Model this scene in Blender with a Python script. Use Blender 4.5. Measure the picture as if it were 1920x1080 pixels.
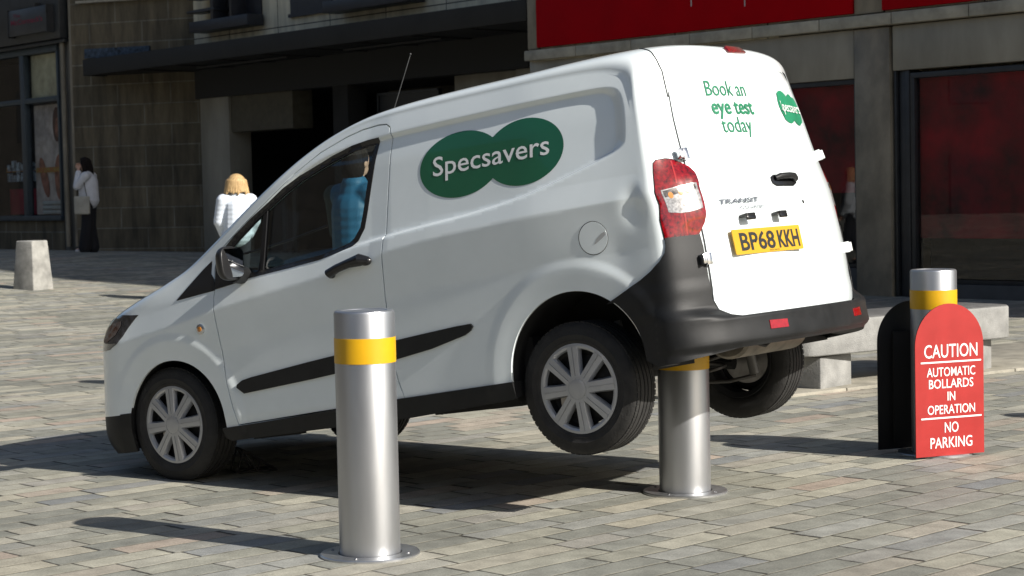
import bpy, bmesh, math, random
import numpy as np
from mathutils import Vector, Matrix
from mathutils.geometry import delaunay_2d_cdt
random.seed(4)
rng = np.random.default_rng(7)
R = math.radians
for o in list(bpy.data.objects):
    bpy.data.objects.remove(o, do_unlink=True)
scene = bpy.context.scene
C = scene.collection

# ---------------------------------------------------------------- camera
cam_d = bpy.data.cameras.new('camera'); cam = bpy.data.objects.new('camera', cam_d); C.objects.link(cam)
cam_d.sensor_width = 36.0; cam_d.lens = 3515.3 / 1920 * 36
cam_d.clip_start = .1; cam_d.clip_end = 2000
cam.matrix_world = Matrix.Translation((0, 0, 1.4387)) @ Matrix.Rotation(math.pi / 2 - .050465, 4, 'X') @ Matrix.Rotation(-.021662, 4, 'Z')
cam_d.dof.use_dof = True; cam_d.dof.focus_distance = 9.6; cam_d.dof.aperture_fstop = 7.0
scene.camera = cam
scene.render.resolution_x = 1024; scene.render.resolution_y = 576
scene.render.engine = 'CYCLES'

# ---------------------------------------------------------------- light
SUN_AZ, SUN_EL = R(-35.5), R(31.8)           # direction towards the sun, azimuth from +X
sdir = Vector((math.cos(SUN_AZ) * math.cos(SUN_EL), math.sin(SUN_AZ) * math.cos(SUN_EL), math.sin(SUN_EL)))
w = bpy.data.worlds.new('World'); scene.world = w; w.use_nodes = True
wn = w.node_tree; bg = wn.nodes['Background']
sky = wn.nodes.new('ShaderNodeTexSky'); sky.sky_type = 'NISHITA'; sky.sun_disc = False
sky.sun_elevation = SUN_EL; sky.sun_rotation = math.pi / 2 - SUN_AZ
sky.air_density = 1.0; sky.dust_density = 1.5; sky.ozone_density = 1.0
wn.links.new(sky.outputs[0], bg.inputs[0]); bg.inputs[1].default_value = .066
sun_d = bpy.data.lights.new('sun', 'SUN'); sun = bpy.data.objects.new('sun', sun_d); C.objects.link(sun)
sun_d.energy = 5.0; sun_d.angle = R(.53); sun_d.color = (1.0, .95, .87)
sun.rotation_euler = (-sdir).to_track_quat('-Z', 'Y').to_euler()
scene.view_settings.view_transform = 'Standard'; scene.view_settings.look = 'None'
scene.view_settings.exposure = 0.58; scene.view_settings.gamma = 1.0

# ---------------------------------------------------------------- helpers
def tag(o, label=None, cat=None, group=None, kind=None):
    if label: o['label'] = label
    if cat: o['category'] = cat
    if group: o['group'] = group
    if kind: o['kind'] = kind
    return o
def link(name, me, parent=None):
    o = bpy.data.objects.new(name, me); C.objects.link(o)
    if parent is not None: o.parent = parent
    return o
def empty(name, loc, rot=(0, 0, 0)):
    o = link(name, None); o.location = loc; o.rotation_euler = rot; o.empty_display_size = .2
    return o
class MB:
    """collects shapes for one mesh"""
    def __init__(s): s.v = []; s.f = []; s.sm = []; s.blk = []
    def add(s, v, f, smooth=False):
        n = len(s.v); s.blk.append((n, len(v), len(s.f), len(f))); s.v += [tuple(map(float, p)) for p in v]
        s.f += [tuple(i + n for i in q) for q in f]; s.sm += [smooth] * len(f); return s
    def box(s, c, d, rz=0, rot=None, taper=1.0):
        x, y, z = d[0] / 2, d[1] / 2, d[2] / 2
        P = [(-x, -y, -z), (x, -y, -z), (x, y, -z), (-x, y, -z), (-x * taper, -y * taper, z), (x * taper, -y * taper, z), (x * taper, y * taper, z), (-x * taper, y * taper, z)]
        M = rot if rot is not None else Matrix.Rotation(rz, 3, 'Z')
        P = [M @ Vector(p) + Vector(c) for p in P]
        return s.add(P, [(0, 3, 2, 1), (4, 5, 6, 7), (0, 1, 5, 4), (1, 2, 6, 5), (2, 3, 7, 6), (3, 0, 4, 7)])
    def tube(s, pts, r, seg=10, cap=True, closed=False):
        pts = [Vector(p) for p in pts]; n = len(pts); rr = r if isinstance(r, (list, tuple)) else [r] * n
        V = []; up = None
        for i, p in enumerate(pts):
            if closed: d = pts[(i + 1) % n] - pts[i - 1]
            else: d = pts[min(i + 1, n - 1)] - pts[max(i - 1, 0)]
            d.normalize()
            if up is None: up = d.orthogonal().normalized()
            up = (up - d * up.dot(d)).normalized(); b = d.cross(up)
            for k in range(seg):
                a = 2 * math.pi * k / seg; V.append(p + (up * math.cos(a) + b * math.sin(a)) * rr[i])
        F = []
        m = n if closed else n - 1
        for i in range(m):
            j = (i + 1) % n
            for k in range(seg):
                l = (k + 1) % seg; F.append((i * seg + k, i * seg + l, j * seg + l, j * seg + k))
        if cap and not closed:
            F.append(tuple(range(seg))[::-1]); F.append(tuple((n - 1) * seg + k for k in range(seg)))
        return s.add(V, F, True)
    def lathe(s, prof, M=Matrix.Identity(4), seg=48, closed=False, smooth=True, cap=True):
        """prof: (r, h) turned round local Z"""
        V = []
        for r, h in prof:
            for k in range(seg):
                a = 2 * math.pi * k / seg; V.append(M @ Vector((r * math.cos(a), r * math.sin(a), h)))
        n = len(prof); F = []
        for i in range(n if closed else n - 1):
            j = (i + 1) % n
            for k in range(seg):
                l = (k + 1) % seg; F.append((i * seg + k, i * seg + l, j * seg + l, j * seg + k))
        if not closed and cap:
            if prof[0][0] > 1e-6: F.append(tuple(range(seg))[::-1])
            if prof[-1][0] > 1e-6: F.append(tuple((n - 1) * seg + k for k in range(seg)))
        return s.add(V, F, smooth)
    def prism(s, poly, M, depth):
        """poly in local xy, thickness along local z from 0 to depth"""
        n = len(poly); V = [M @ Vector((x, y, 0)) for x, y in poly] + [M @ Vector((x, y, depth)) for x, y in poly]
        F = [tuple(range(n))[::-1], tuple(range(n, 2 * n))] + [(i, (i + 1) % n, n + (i + 1) % n, n + i) for i in range(n)]
        return s.add(V, F)
    def ball(s, c, r, seg=12, ring=8):
        r = r if isinstance(r, (tuple, list, Vector)) else (r, r, r); V = []; F = []
        for i in range(ring + 1):
            t = math.pi * i / ring
            for k in range(seg):
                a = 2 * math.pi * k / seg
                V.append((c[0] + r[0] * math.sin(t) * math.cos(a), c[1] + r[1] * math.sin(t) * math.sin(a), c[2] + r[2] * math.cos(t)))
        for i in range(ring):
            for k in range(seg):
                l = (k + 1) % seg; F.append((i * seg + k, (i + 1) * seg + k, (i + 1) * seg + l, i * seg + l))
        return s.add(V, F, True)
    def build_each(s, name, m, parent=None, **k):
        """every added shape becomes a mesh of its own"""
        out = []
        for v0, nv, f0, nf in s.blk:
            q = MB(); q.add(s.v[v0:v0 + nv], [tuple(i - v0 for i in f) for f in s.f[f0:f0 + nf]]); out.append(q.build(name, m, parent, **k))
        return out
    def build(s, name, m, parent=None, bevel=0, bseg=2, angle=35, fix=True):
        me = bpy.data.meshes.new(name); me.from_pydata(s.v, [], s.f); me.validate()
        bm = bmesh.new(); bm.from_mesh(me); bmesh.ops.remove_doubles(bm, verts=bm.verts, dist=1e-5)
        bmesh.ops.dissolve_degenerate(bm, edges=bm.edges, dist=1e-6)
        if fix: bmesh.ops.recalc_face_normals(bm, faces=bm.faces)
        if bevel:
            ed = [e for e in bm.edges if len(e.link_faces) == 2 and e.calc_face_angle(0) > R(angle)]
            if ed: bmesh.ops.bevel(bm, geom=ed, offset=bevel, segments=bseg, affect='EDGES', profile=.5)
        bm.to_mesh(me); bm.free()
        me.polygons.foreach_set('use_smooth', [True] * len(me.polygons)); me.set_sharp_from_angle(angle=R(angle)) if hasattr(me, 'set_sharp_from_angle') else None
        me.materials.append(m); me.update()
        return link(name, me, parent)

# ---------------------------------------------------------------- materials
def newmat(name):
    m = bpy.data.materials.new(name); m.use_nodes = True
    nt = m.node_tree; return m, nt, nt.nodes['Principled BSDF']
def node(nt, t, **k):
    n = nt.nodes.new(t)
    for a, b in k.items():
        if a.startswith('i_'): n.inputs[a[2:]].default_value = b
        elif a[0] == 'n' and a[1:].isdigit(): n.inputs[int(a[1:])].default_value = b
        else: setattr(n, a, b)
    return n
def mat(name, col, rough=.5, metal=0., coat=0., var=.12, scale=6., bump=0., bscale=60., spec=.5, crough=.03, rvar=.1, col2=None, aniso=0, stretch=None):
    """principled material with procedural colour and roughness variation"""
    m, nt, b = newmat(name)
    tc = node(nt, 'ShaderNodeTexCoord'); src = tc.outputs['Object']
    if stretch:
        mp = node(nt, 'ShaderNodeMapping'); mp.inputs['Scale'].default_value = stretch; nt.links.new(src, mp.inputs[0]); src = mp.outputs[0]
    nz = node(nt, 'ShaderNodeTexNoise', i_Scale=scale, i_Detail=5., i_Roughness=.6); nt.links.new(src, nz.inputs['Vector'])
    mx = node(nt, 'ShaderNodeMix', data_type='RGBA')
    c = (*col, 1); c2 = (*col2, 1) if col2 else tuple(max(0, x * (1 - 2 * var)) for x in col) + (1,)
    if not col2: c = tuple(min(1, x * (1 + var)) for x in col) + (1,)
    mx.inputs[6].default_value = c2; mx.inputs[7].default_value = c
    rp = node(nt, 'ShaderNodeMapRange', i_Value=0.); rp.inputs[1].default_value = .3; rp.inputs[2].default_value = .7
    nt.links.new(nz.outputs[0], rp.inputs[0]); nt.links.new(rp.outputs[0], mx.inputs[0]); nt.links.new(mx.outputs[2], b.inputs['Base Color'])
    rr = node(nt, 'ShaderNodeMapRange'); rr.inputs[3].default_value = max(.02, rough - rvar * rough); rr.inputs[4].default_value = min(1, rough + rvar * rough)
    nt.links.new(nz.outputs[0], rr.inputs[0]); nt.links.new(rr.outputs[0], b.inputs['Roughness'])
    b.inputs['Metallic'].default_value = metal; b.inputs['Coat Weight'].default_value = coat; b.inputs['Coat Roughness'].default_value = crough
    b.inputs['Specular IOR Level'].default_value = spec
    if aniso: b.inputs['Anisotropic'].default_value = aniso
    if bump:
        n2 = node(nt, 'ShaderNodeTexNoise', i_Scale=bscale, i_Detail=4.); nt.links.new(src, n2.inputs['Vector'])
        bp = node(nt, 'ShaderNodeBump', i_Strength=bump, i_Distance=.01); nt.links.new(n2.outputs[0], bp.inputs['Height']); nt.links.new(bp.outputs[0], b.inputs['Normal'])
    return m
def glass_mat(name, tint, refl_rough=.02, ior=1.5, boost=1.0):
    m, nt, b = newmat(name); nt.nodes.remove(b)
    out = nt.nodes['Material Output']
    tr = node(nt, 'ShaderNodeBsdfTransparent'); tr.inputs[0].default_value = (*tint, 1)
    gl = node(nt, 'ShaderNodeBsdfGlossy'); gl.inputs['Roughness'].default_value = refl_rough
    lw = node(nt, 'ShaderNodeLayerWeight', i_Blend=.5); pw = node(nt, 'ShaderNodeMath', operation='POWER'); pw.inputs[1].default_value = 5.0; nt.links.new(lw.outputs['Facing'], pw.inputs[0])
    mu = node(nt, 'ShaderNodeMath', operation='MULTIPLY_ADD'); mu.inputs[1].default_value = .95 * boost; mu.inputs[2].default_value = .043 * boost; mu.use_clamp = True; nt.links.new(pw.outputs[0], mu.inputs[0])
    mx = node(nt, 'ShaderNodeMixShader')
    nt.links.new(mu.outputs[0], mx.inputs[0]); nt.links.new(tr.outputs[0], mx.inputs[1]); nt.links.new(gl.outputs[0], mx.inputs[2]); nt.links.new(mx.outputs[0], out.inputs[0])
    return m
def block_mat(name, col, col2, bw, bh, mortar=(.06, .055, .05), ms=.006, axes='XZ', rough=.8, stain=.5, bump=.5, offset=.5):
    """coursed stone blocks; object coordinates, axes picks the wall plane"""
    m, nt, b = newmat(name)
    tc = node(nt, 'ShaderNodeTexCoord'); sp = node(nt, 'ShaderNodeSeparateXYZ'); cb = node(nt, 'ShaderNodeCombineXYZ')
    nt.links.new(tc.outputs['Object'], sp.inputs[0]); nt.links.new(sp.outputs[axes[0]], cb.inputs[0]); nt.links.new(sp.outputs[axes[1]], cb.inputs[1])
    br = node(nt, 'ShaderNodeTexBrick', offset=offset); nt.links.new(cb.outputs[0], br.inputs['Vector'])
    br.inputs['Color1'].default_value = (*col, 1); br.inputs['Color2'].default_value = (*col2, 1); br.inputs['Mortar'].default_value = (*mortar, 1)
    br.inputs['Scale'].default_value = 1; br.inputs['Mortar Size'].default_value = ms; br.inputs['Brick Width'].default_value = bw; br.inputs['Row Height'].default_value = bh
    br.inputs['Mortar Smooth'].default_value = .3; br.inputs['Bias'].default_value = 0
    mp = node(nt, 'ShaderNodeMapping'); mp.inputs['Scale'].default_value = (2.5, 2.5, .5); nt.links.new(tc.outputs['Object'], mp.inputs[0])
    nz = node(nt, 'ShaderNodeTexNoise', i_Scale=1.6, i_Detail=8., i_Roughness=.65); nt.links.new(mp.outputs[0], nz.inputs['Vector'])
    rp = node(nt, 'ShaderNodeMapRange'); rp.inputs[1].default_value = .35; rp.inputs[2].default_value = .7; rp.inputs[3].default_value = 1 - stain; rp.inputs[4].default_value = 1.1
    nt.links.new(nz.outputs[0], rp.inputs[0])
    mx = node(nt, 'ShaderNodeMix', data_type='RGBA', blend_type='MULTIPLY'); mx.inputs[0].default_value = 1
    nt.links.new(br.outputs[0], mx.inputs[6]); nt.links.new(rp.outputs[0], mx.inputs[7]); nt.links.new(mx.outputs[2], b.inputs['Base Color'])
    b.inputs['Roughness'].default_value = rough
    n2 = node(nt, 'ShaderNodeTexNoise', i_Scale=35., i_Detail=5.); nt.links.new(tc.outputs['Object'], n2.inputs['Vector'])
    ad = node(nt, 'ShaderNodeMath', operation='MULTIPLY_ADD'); ad.inputs[1].default_value = .15
    iv = node(nt, 'ShaderNodeMath', operation='SUBTRACT'); iv.inputs[0].default_value = 1; nt.links.new(br.outputs['Fac'], iv.inputs[1])
    nt.links.new(n2.outputs[0], ad.inputs[0]); nt.links.new(iv.outputs[0], ad.inputs[2])
    bp = node(nt, 'ShaderNodeBump', i_Strength=bump, i_Distance=.01); nt.links.new(ad.outputs[0], bp.inputs['Height']); nt.links.new(bp.outputs[0], b.inputs['Normal'])
    return m
# ---------------------------------------------------------------- ground
def gz(x, y):
    p = -.661 * x + .751 * y
    q = .751 * x + .661 * y
    f = np.minimum(.0019 * np.maximum(p - 14, 0) ** 2, .52)
    return f * (1 - .08 * np.clip(q - 17, 0, 5))
def paving_mat():
    m, nt, b = newmat('sett paving')
    L = nt.links.new
    def M(op, a, c=None, d=None):
        n = node(nt, 'ShaderNodeMath', operation=op)
        for i, x in enumerate((a, c, d)):
            if x is None: continue
            if isinstance(x, (int, float)): n.inputs[i].default_value = x
            else: L(x, n.inputs[i])
        return n.outputs[0]
    tc = node(nt, 'ShaderNodeTexCoord')
    wob = node(nt, 'ShaderNodeTexNoise', i_Scale=1.3, i_Detail=2.); L(tc.outputs['Object'], wob.inputs['Vector'])
    wv = node(nt, 'ShaderNodeVectorMath', operation='MULTIPLY_ADD'); L(wob.outputs['Color'], wv.inputs[0]); wv.inputs[1].default_value = (.05, .05, 0); L(tc.outputs['Object'], wv.inputs[2])
    mp = node(nt, 'ShaderNodeMapping'); mp.inputs['Rotation'].default_value = (0, 0, R(-43.8)); L(wv.outputs[0], mp.inputs[0])
    sp = node(nt, 'ShaderNodeSeparateXYZ'); L(mp.outputs[0], sp.inputs[0]); X, Y = sp.outputs[0], sp.outputs[1]
    H = .150; LEN = .44
    yb = M('DIVIDE', Y, H); row = M('FLOOR', yb); fy = M('FRACT', yb)
    wr = node(nt, 'ShaderNodeTexWhiteNoise', noise_dimensions='1D'); L(row, wr.inputs['W'])
    u = M('ADD', M('DIVIDE', X, LEN), M('MULTIPLY', wr.outputs['Value'], 9.0))
    u = M('ADD', u, M('MULTIPLY', M('SINE', M('MULTIPLY_ADD', u, 2.33, M('MULTIPLY', wr.outputs['Value'], 40.))), .20))
    col = M('FLOOR', u); fx = M('FRACT', u)
    cv = node(nt, 'ShaderNodeCombineXYZ'); L(row, cv.inputs[0]); L(col, cv.inputs[1])
    wc = node(nt, 'ShaderNodeTexWhiteNoise', noise_dimensions='2D'); L(cv.outputs[0], wc.inputs['Vector'])
    wc2 = node(nt, 'ShaderNodeTexWhiteNoise', noise_dimensions='3D'); cv2 = node(nt, 'ShaderNodeCombineXYZ'); L(row, cv2.inputs[0]); L(col, cv2.inputs[1]); cv2.inputs[2].default_value = 3.7; L(cv2.outputs[0], wc2.inputs['Vector'])
    n1 = node(nt, 'ShaderNodeTexNoise', i_Scale=30., i_Detail=3.); L(tc.outputs['Object'], n1.inputs['Vector'])
    jn = M('MULTIPLY', M('SUBTRACT', n1.outputs[0], .5), .011)
    dx = M('ADD', M('MULTIPLY', M('MINIMUM', fx, M('SUBTRACT', 1, fx)), LEN), jn)
    dy = M('ADD', M('MULTIPLY', M('MINIMUM', fy, M('SUBTRACT', 1, fy)), H), jn)
    # colours of individual stones
    cr = node(nt, 'ShaderNodeValToRGB'); L(wc.outputs['Value'], cr.inputs[0]); e = cr.color_ramp; e.interpolation = 'LINEAR'
    e.elements[0].position = 0; e.elements[0].color = (.222, .222, .192, 1)
    e.elements[1].position = 1; e.elements[1].color = (.375, .305, .250, 1)
    for p, c in ((.22, (.235, .236, .205)), (.40, (.298, .290, .238)), (.56, (.385, .368, .300)), (.70, (.262, .266, .248)), (.80, (.378, .352, .280)), (.88, (.222, .230, .228)), (.95, (.350, .322, .265))):
        q = e.elements.new(p); q.color = (*c, 1)
    n2 = node(nt, 'ShaderNodeTexNoise', i_Scale=95., i_Detail=5., i_Roughness=.8); L(tc.outputs['Object'], n2.inputs['Vector'])
    sv = node(nt, 'ShaderNodeMapRange'); L(n2.outputs[0], sv.inputs[0]); sv.inputs[1].default_value = .3; sv.inputs[2].default_value = .7; sv.inputs[3].default_value = .66; sv.inputs[4].default_value = 1.34
    n3 = node(nt, 'ShaderNodeTexNoise', i_Scale=.55, i_Detail=6., i_Roughness=.6); L(tc.outputs['Object'], n3.inputs['Vector'])
    sv3 = node(nt, 'ShaderNodeMapRange'); L(n3.outputs[0], sv3.inputs[0]); sv3.inputs[1].default_value = .3; sv3.inputs[2].default_value = .7; sv3.inputs[3].default_value = .73; sv3.inputs[4].default_value = 1.12
    n4 = node(nt, 'ShaderNodeTexNoise', i_Scale=9., i_Detail=5.); L(tc.outputs['Object'], n4.inputs['Vector'])
    sv4 = node(nt, 'ShaderNodeMapRange'); L(n4.outputs[0], sv4.inputs[0]); sv4.inputs[1].default_value = .3; sv4.inputs[2].default_value = .7; sv4.inputs[3].default_value = .80; sv4.inputs[4].default_value = 1.16
    k = M('MULTIPLY', M('MULTIPLY', sv.outputs[0], sv3.outputs[0]), sv4.outputs[0])
    mul = node(nt, 'ShaderNodeMix', data_type='RGBA', blend_type='MULTIPLY'); mul.inputs[0].default_value = 1; L(cr.outputs[0], mul.inputs[6]); L(k, mul.inputs[7])
    # spots of gum
    vo = node(nt, 'ShaderNodeTexVoronoi', i_Scale=1.7); L(tc.outputs['Object'], vo.inputs['Vector'])
    gum = M('LESS_THAN', vo.outputs['Distance'], .022)
    mg = node(nt, 'ShaderNodeMix', data_type='RGBA'); L(M('MULTIPLY', gum, .8), mg.inputs[0]); L(mul.outputs[2], mg.inputs[6]); mg.inputs[7].default_value = (.55, .52, .45, 1)
    # joints: open dark cross joints, sanded long joints
    jx = node(nt, 'ShaderNodeMapRange'); L(dx, jx.inputs[0]); jx.inputs[1].default_value = .0035; jx.inputs[2].default_value = .0080; jx.inputs[3].default_value = 1; jx.inputs[4].default_value = 0
    jy = node(nt, 'ShaderNodeMapRange'); L(dy, jy.inputs[0]); jy.inputs[1].default_value = .0025; jy.inputs[2].default_value = .0065; jy.inputs[3].default_value = 1; jy.inputs[4].default_value = 0
    m1 = node(nt, 'ShaderNodeMix', data_type='RGBA'); L(M('MULTIPLY', jy.outputs[0], .85), m1.inputs[0]); L(mg.outputs[2], m1.inputs[6])
    jc = node(nt, 'ShaderNodeMix', data_type='RGBA'); L(n4.outputs[0], jc.inputs[0]); jc.inputs[6].default_value = (.06, .055, .04, 1); jc.inputs[7].default_value = (.30, .27, .20, 1); L(jc.outputs[2], m1.inputs[7])
    m2 = node(nt, 'ShaderNodeMix', data_type='RGBA'); L(M('MULTIPLY', jx.outputs[0], .93), m2.inputs[0]); L(m1.outputs[2], m2.inputs[6]); m2.inputs[7].default_value = (.022, .019, .014, 1)
    L(m2.outputs[2], b.inputs['Base Color'])
    rg = node(nt, 'ShaderNodeMapRange'); L(wc2.outputs['Value'], rg.inputs[0]); rg.inputs[3].default_value = .62; rg.inputs[4].default_value = .85; L(rg.outputs[0], b.inputs['Roughness'])
    b.inputs['Specular IOR Level'].default_value = .35
    # relief: rounded arrises, each stone tilted a little
    ex = node(nt, 'ShaderNodeMapRange', interpolation_type='SMOOTHSTEP'); L(dx, ex.inputs[0]); ex.inputs[1].default_value = 0; ex.inputs[2].default_value = .012
    ey = node(nt, 'ShaderNodeMapRange', interpolation_type='SMOOTHSTEP'); L(dy, ey.inputs[0]); ey.inputs[1].default_value = 0; ey.inputs[2].default_value = .010
    hh = M('MULTIPLY', ex.outputs[0], M('MULTIPLY_ADD', ey.outputs[0], .6, .4))
    tilt = M('ADD', M('MULTIPLY', M('SUBTRACT', fx, .5), M('SUBTRACT', wc.outputs['Value'], .5)), M('MULTIPLY', M('SUBTRACT', fy, .5), M('SUBTRACT', wc2.outputs['Value'], .5)))
    hh = M('ADD', M('ADD', hh, M('MULTIPLY', tilt, .8)), M('ADD', M('MULTIPLY', n2.outputs[0], .22), M('MULTIPLY', n4.outputs[0], .35)))
    bp = node(nt, 'ShaderNodeBump', i_Strength=.75, i_Distance=.008); L(hh, bp.inputs['Height']); L(bp.outputs[0], b.inputs['Normal'])
    return m
g = MB()
xs = np.concatenate([np.linspace(-400, -60, 10), np.linspace(-50, 40, 91), np.linspace(60, 400, 10)]); ys = np.concatenate([np.linspace(-400, -40, 10), np.linspace(-30, 80, 111), np.linspace(100, 500, 10)])
XX, YY = np.meshgrid(xs, ys); ZZ = gz(XX, YY)
nx = len(xs)
g.add(np.stack([XX.ravel(), YY.ravel(), ZZ.ravel()], 1), [(j * nx + i, j * nx + i + 1, (j + 1) * nx + i + 1, (j + 1) * nx + i) for j in range(len(ys) - 1) for i in range(nx - 1)])
M_pave = paving_mat()
tag(g.build('ground', M_pave), 'grey and buff stone sett paving laid in long rows', kind='structure')

# flush slab band in the paving beside the bench
M_slab = mat('paving slab', (.30, .28, .23), .8, var=.18, scale=5, bump=.4, bscale=70)
sl = MB(); e = Vector((math.cos(R(37)), math.sin(R(37)), 0)); nrm = Vector((-e.y, e.x, 0)); st = Vector((1.35, 12.38, 0))
for i in range(9):
    a = st + e * (.62 * i + .004); bq = st + e * (.62 * i + .614)
    P = [a, bq, bq + nrm * 1.5, a + nrm * 1.5]
    z = .022
    sl.add([(p.x, p.y, -.02) for p in P] + [(p.x, p.y, z) for p in P], [(4, 5, 6, 7), (0, 1, 5, 4), (1, 2, 6, 5), (2, 3, 7, 6), (3, 0, 4, 7)])
tag(sl.build('pavement', M_slab, bevel=.006), 'low stone slab band under the concrete bench', kind='structure')

# ---------------------------------------------------------------- facades.  Local frame: X = along the wall (left), Y = out towards the square, Z up
F0 = Vector((4.7, 24.4, 0)); FU = Vector((-.661, .751, 0)); FN = Vector((-.751, -.661, 0))
def frame_obj(name, o, u, n):
    """empty whose X runs along u and Y along n (u, n form a left-handed pair with Z, so X is flipped: use -t)"""
    r = empty(name, o); r.rotation_euler = (0, 0, math.atan2(-u.y, -u.x)); return r
# with X = -u (to the right seen from the square), Y = -n (into the wall), Z up: right handed
def fb(mb, t0, t1, z0, z1, o0, o1):
    """box in facade terms: t from left-running coordinate, o = distance out of the wall towards the square"""
    mb.box((-(t0 + t1) / 2, -(o0 + o1) / 2, (z0 + z1) / 2), (abs(t1 - t0), abs(o1 - o0), abs(z1 - z0))); return mb
M_panel = mat('grey stone cladding', (.30, .272, .215), .45, var=.16, scale=1.6, bump=.15, bscale=30, stretch=(1, 1, .35))
M_pilast = mat('weathered pilaster stone', (.24, .205, .150), .42, var=.28, scale=2.2, bump=.2, bscale=30, stretch=(1, 1, .6))
M_sill = mat('pale cornice stone', (.38, .345, .27), .7, var=.2, scale=3, bump=.3, bscale=40)
M_red = mat('red sign board', (.38, .0, .005), .8, var=.06, scale=2, spec=.08)
M_redin = mat('red window lining', (.26, .001, .009), .8, var=.45, scale=1.3)
M_frame = mat('dark anodised window frame', (.045, .046, .048), .4, metal=.4, var=.1)
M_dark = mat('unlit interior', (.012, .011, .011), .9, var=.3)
M_shopglass = glass_mat('shop window glass', (.90, .90, .90), .012, 1.5, .6)
M_beige = block_mat('pale stone tile wall', (.78, .71, .53), (.66, .60, .45), 1.74, .60, (.06, .055, .05), .012, 'XZ', .75, .35, .3, offset=.0)
M_ashlar = block_mat('brown ashlar wall', (.195, .155, .095), (.13, .105, .066), 1.30, .438, (.25, .225, .17), .016, 'XZ', .85, .6, .7)
M_louvre = mat('dark metal louvres', (.035, .037, .045), .45, metal=.3)
M_canopy = mat('dark grey canopy metal', (.032, .030, .027), .7, metal=.0, spec=.2, var=.12, scale=1.2)
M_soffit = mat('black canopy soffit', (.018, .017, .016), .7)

# shop building on the right
shop = frame_obj('shop_building', F0, FU, FN)
tag(shop, 'grey stone clad shop building with red fascia boards and red lined windows', 'building')
H = 16.5
m = MB()
fb(m, -14.5, 6.62, 3.66, H, -14, -.02)                       # upper storeys
fb(m, -14.5, 6.62, -1, 3.66, -14, -2.2)                      # back of the shop
fb(m, 1.55, 6.60, -1, 3.66, -2.19, -.02)                     # wall hidden behind the van
m.build_each('wall', M_beige, shop)
m = MB()
for t0, t1 in ((-14.5, -.31), (-.27, .20), (.24, 1.4)): pass
fb(m, -3.9, -.36, 2.90, 3.47, -.20, 0.)
fb(m, .26, 4.4, 2.84, 3.47, -.20, 0.); fb(m, 4.43, 6.58, 2.84, 3.47, -.2, 0.)
fb(m, -9.8, -4.5, 2.90, 3.47, -.20, 0.); fb(m, -14.4, -10.4, 2.90, 3.47, -.20, 0.)
m.build_each('panel', M_panel, shop, bevel=.008)
for t0, t1 in ((-.33, .235), (-4.47, -3.93), (-10.37, -9.83)):
    m = MB(); fb(m, t0, t1, -1, 3.465, -.6, .03); m.build('pilaster', M_pilast, shop, bevel=.01)
m = MB(); 
for k in range(18):
    t1 = 6.6 - k * 1.17; fb(m, t1 - 1.16, t1, 3.485, 3.64, -.10, .10 + .002 * (k % 2))
m.build_each('cornice', M_sill, shop, bevel=.012)
m = MB()
for t0, t1 in ((6.34, 6.58), (-.24, .22), (-5.6, -5.2), (-11., -10.6)): fb(m, t0, t1, 3.66, 5.6, -.05, .035)
m.build_each('pier', M_pilast, shop, bevel=.008)
for t0, t1 in ((.235, 6.33), (-5.19, -.255), (-10.59, -5.61)):
    m = MB(); fb(m, t0, t1, 3.675, 5.3, .0, .08); m.build('fascia_board', M_red, shop, bevel=.01)
# streaks on the first fascia board
m = MB(); 
for t, z, h in ((3.05, 4.02, .10), (2.05, 3.93, .13), (2.02, 4.24, .05), (1.62, 4.16, .03)): fb(m, t, t + .018, z, z + h, .081, .084)
m.build_each('bird_dropping', mat('bird dropping', (.5, .47, .45), .9), shop)
def shopwin(t0, t1, z0, z1, parent, redz=1.25):
    f = MB(); d = .05
    fb(f, t0, t1, z1 - .07, z1, -.16, -.04); fb(f, t0, t1, z0, z0 + .055, -.16, -.04)
    fb(f, t0, t0 + .06, z0 + .055, z1 - .07, -.16, -.04); fb(f, t1 - .06, t1, z0 + .055, z1 - .07, -.16, -.04)
    fo = f.build('window_frame', M_frame, parent, bevel=.006)
    p = MB(); fb(p, t0 + .05, t1 - .05, z0 + .05, z1 - .06, -.108, -.10); p.build('window_glass', M_shopglass, fo)
    b_ = MB(); fb(b_, t0 + .02, t1 - .02, redz, z1 - .02, -.20, -.17); b_.build('red_backing', M_redin, fo)
    b_ = MB(); fb(b_, t0 + .01, t1 - .01, -1, redz + .3, -.45, -.42); b_.build_each('dark_backing', M_dark, fo)
shopwin(.24, 1.50, .36, 2.84, shop, 1.35)
shopwin(-3.92, -.60, .18, 2.86, shop, .75)
shopwin(-9.82, -4.7, .18, 2.86, shop, 1.3)
shopwin(-14.4, -10.6, .18, 2.86, shop, 1.3)
m = MB()
for t, w_, o in ((-.36, .035, -.02), (-.41, .05, -.07), (-.47, .05, -.05), (-.53, .06, -.03)): fb(m, t - w_, t, -.6, 2.90, -.30, o)
m.build_each('window_jamb', M_frame, shop, bevel=.004)
m = MB(); fb(m, -3.92, -.60, -1, .178, -.30, -.03); fb(m, .24, 1.54, -1, .358, -.30, -.03); fb(m, -9.82, -4.7, -1, .178, -.3, -.03); fb(m, -14.4, -10.6, -1, .178, -.3, -.03)
m.build_each('stall_riser', mat('dark stall riser', (.05, .05, .05), .5), shop, bevel=.006)

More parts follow.
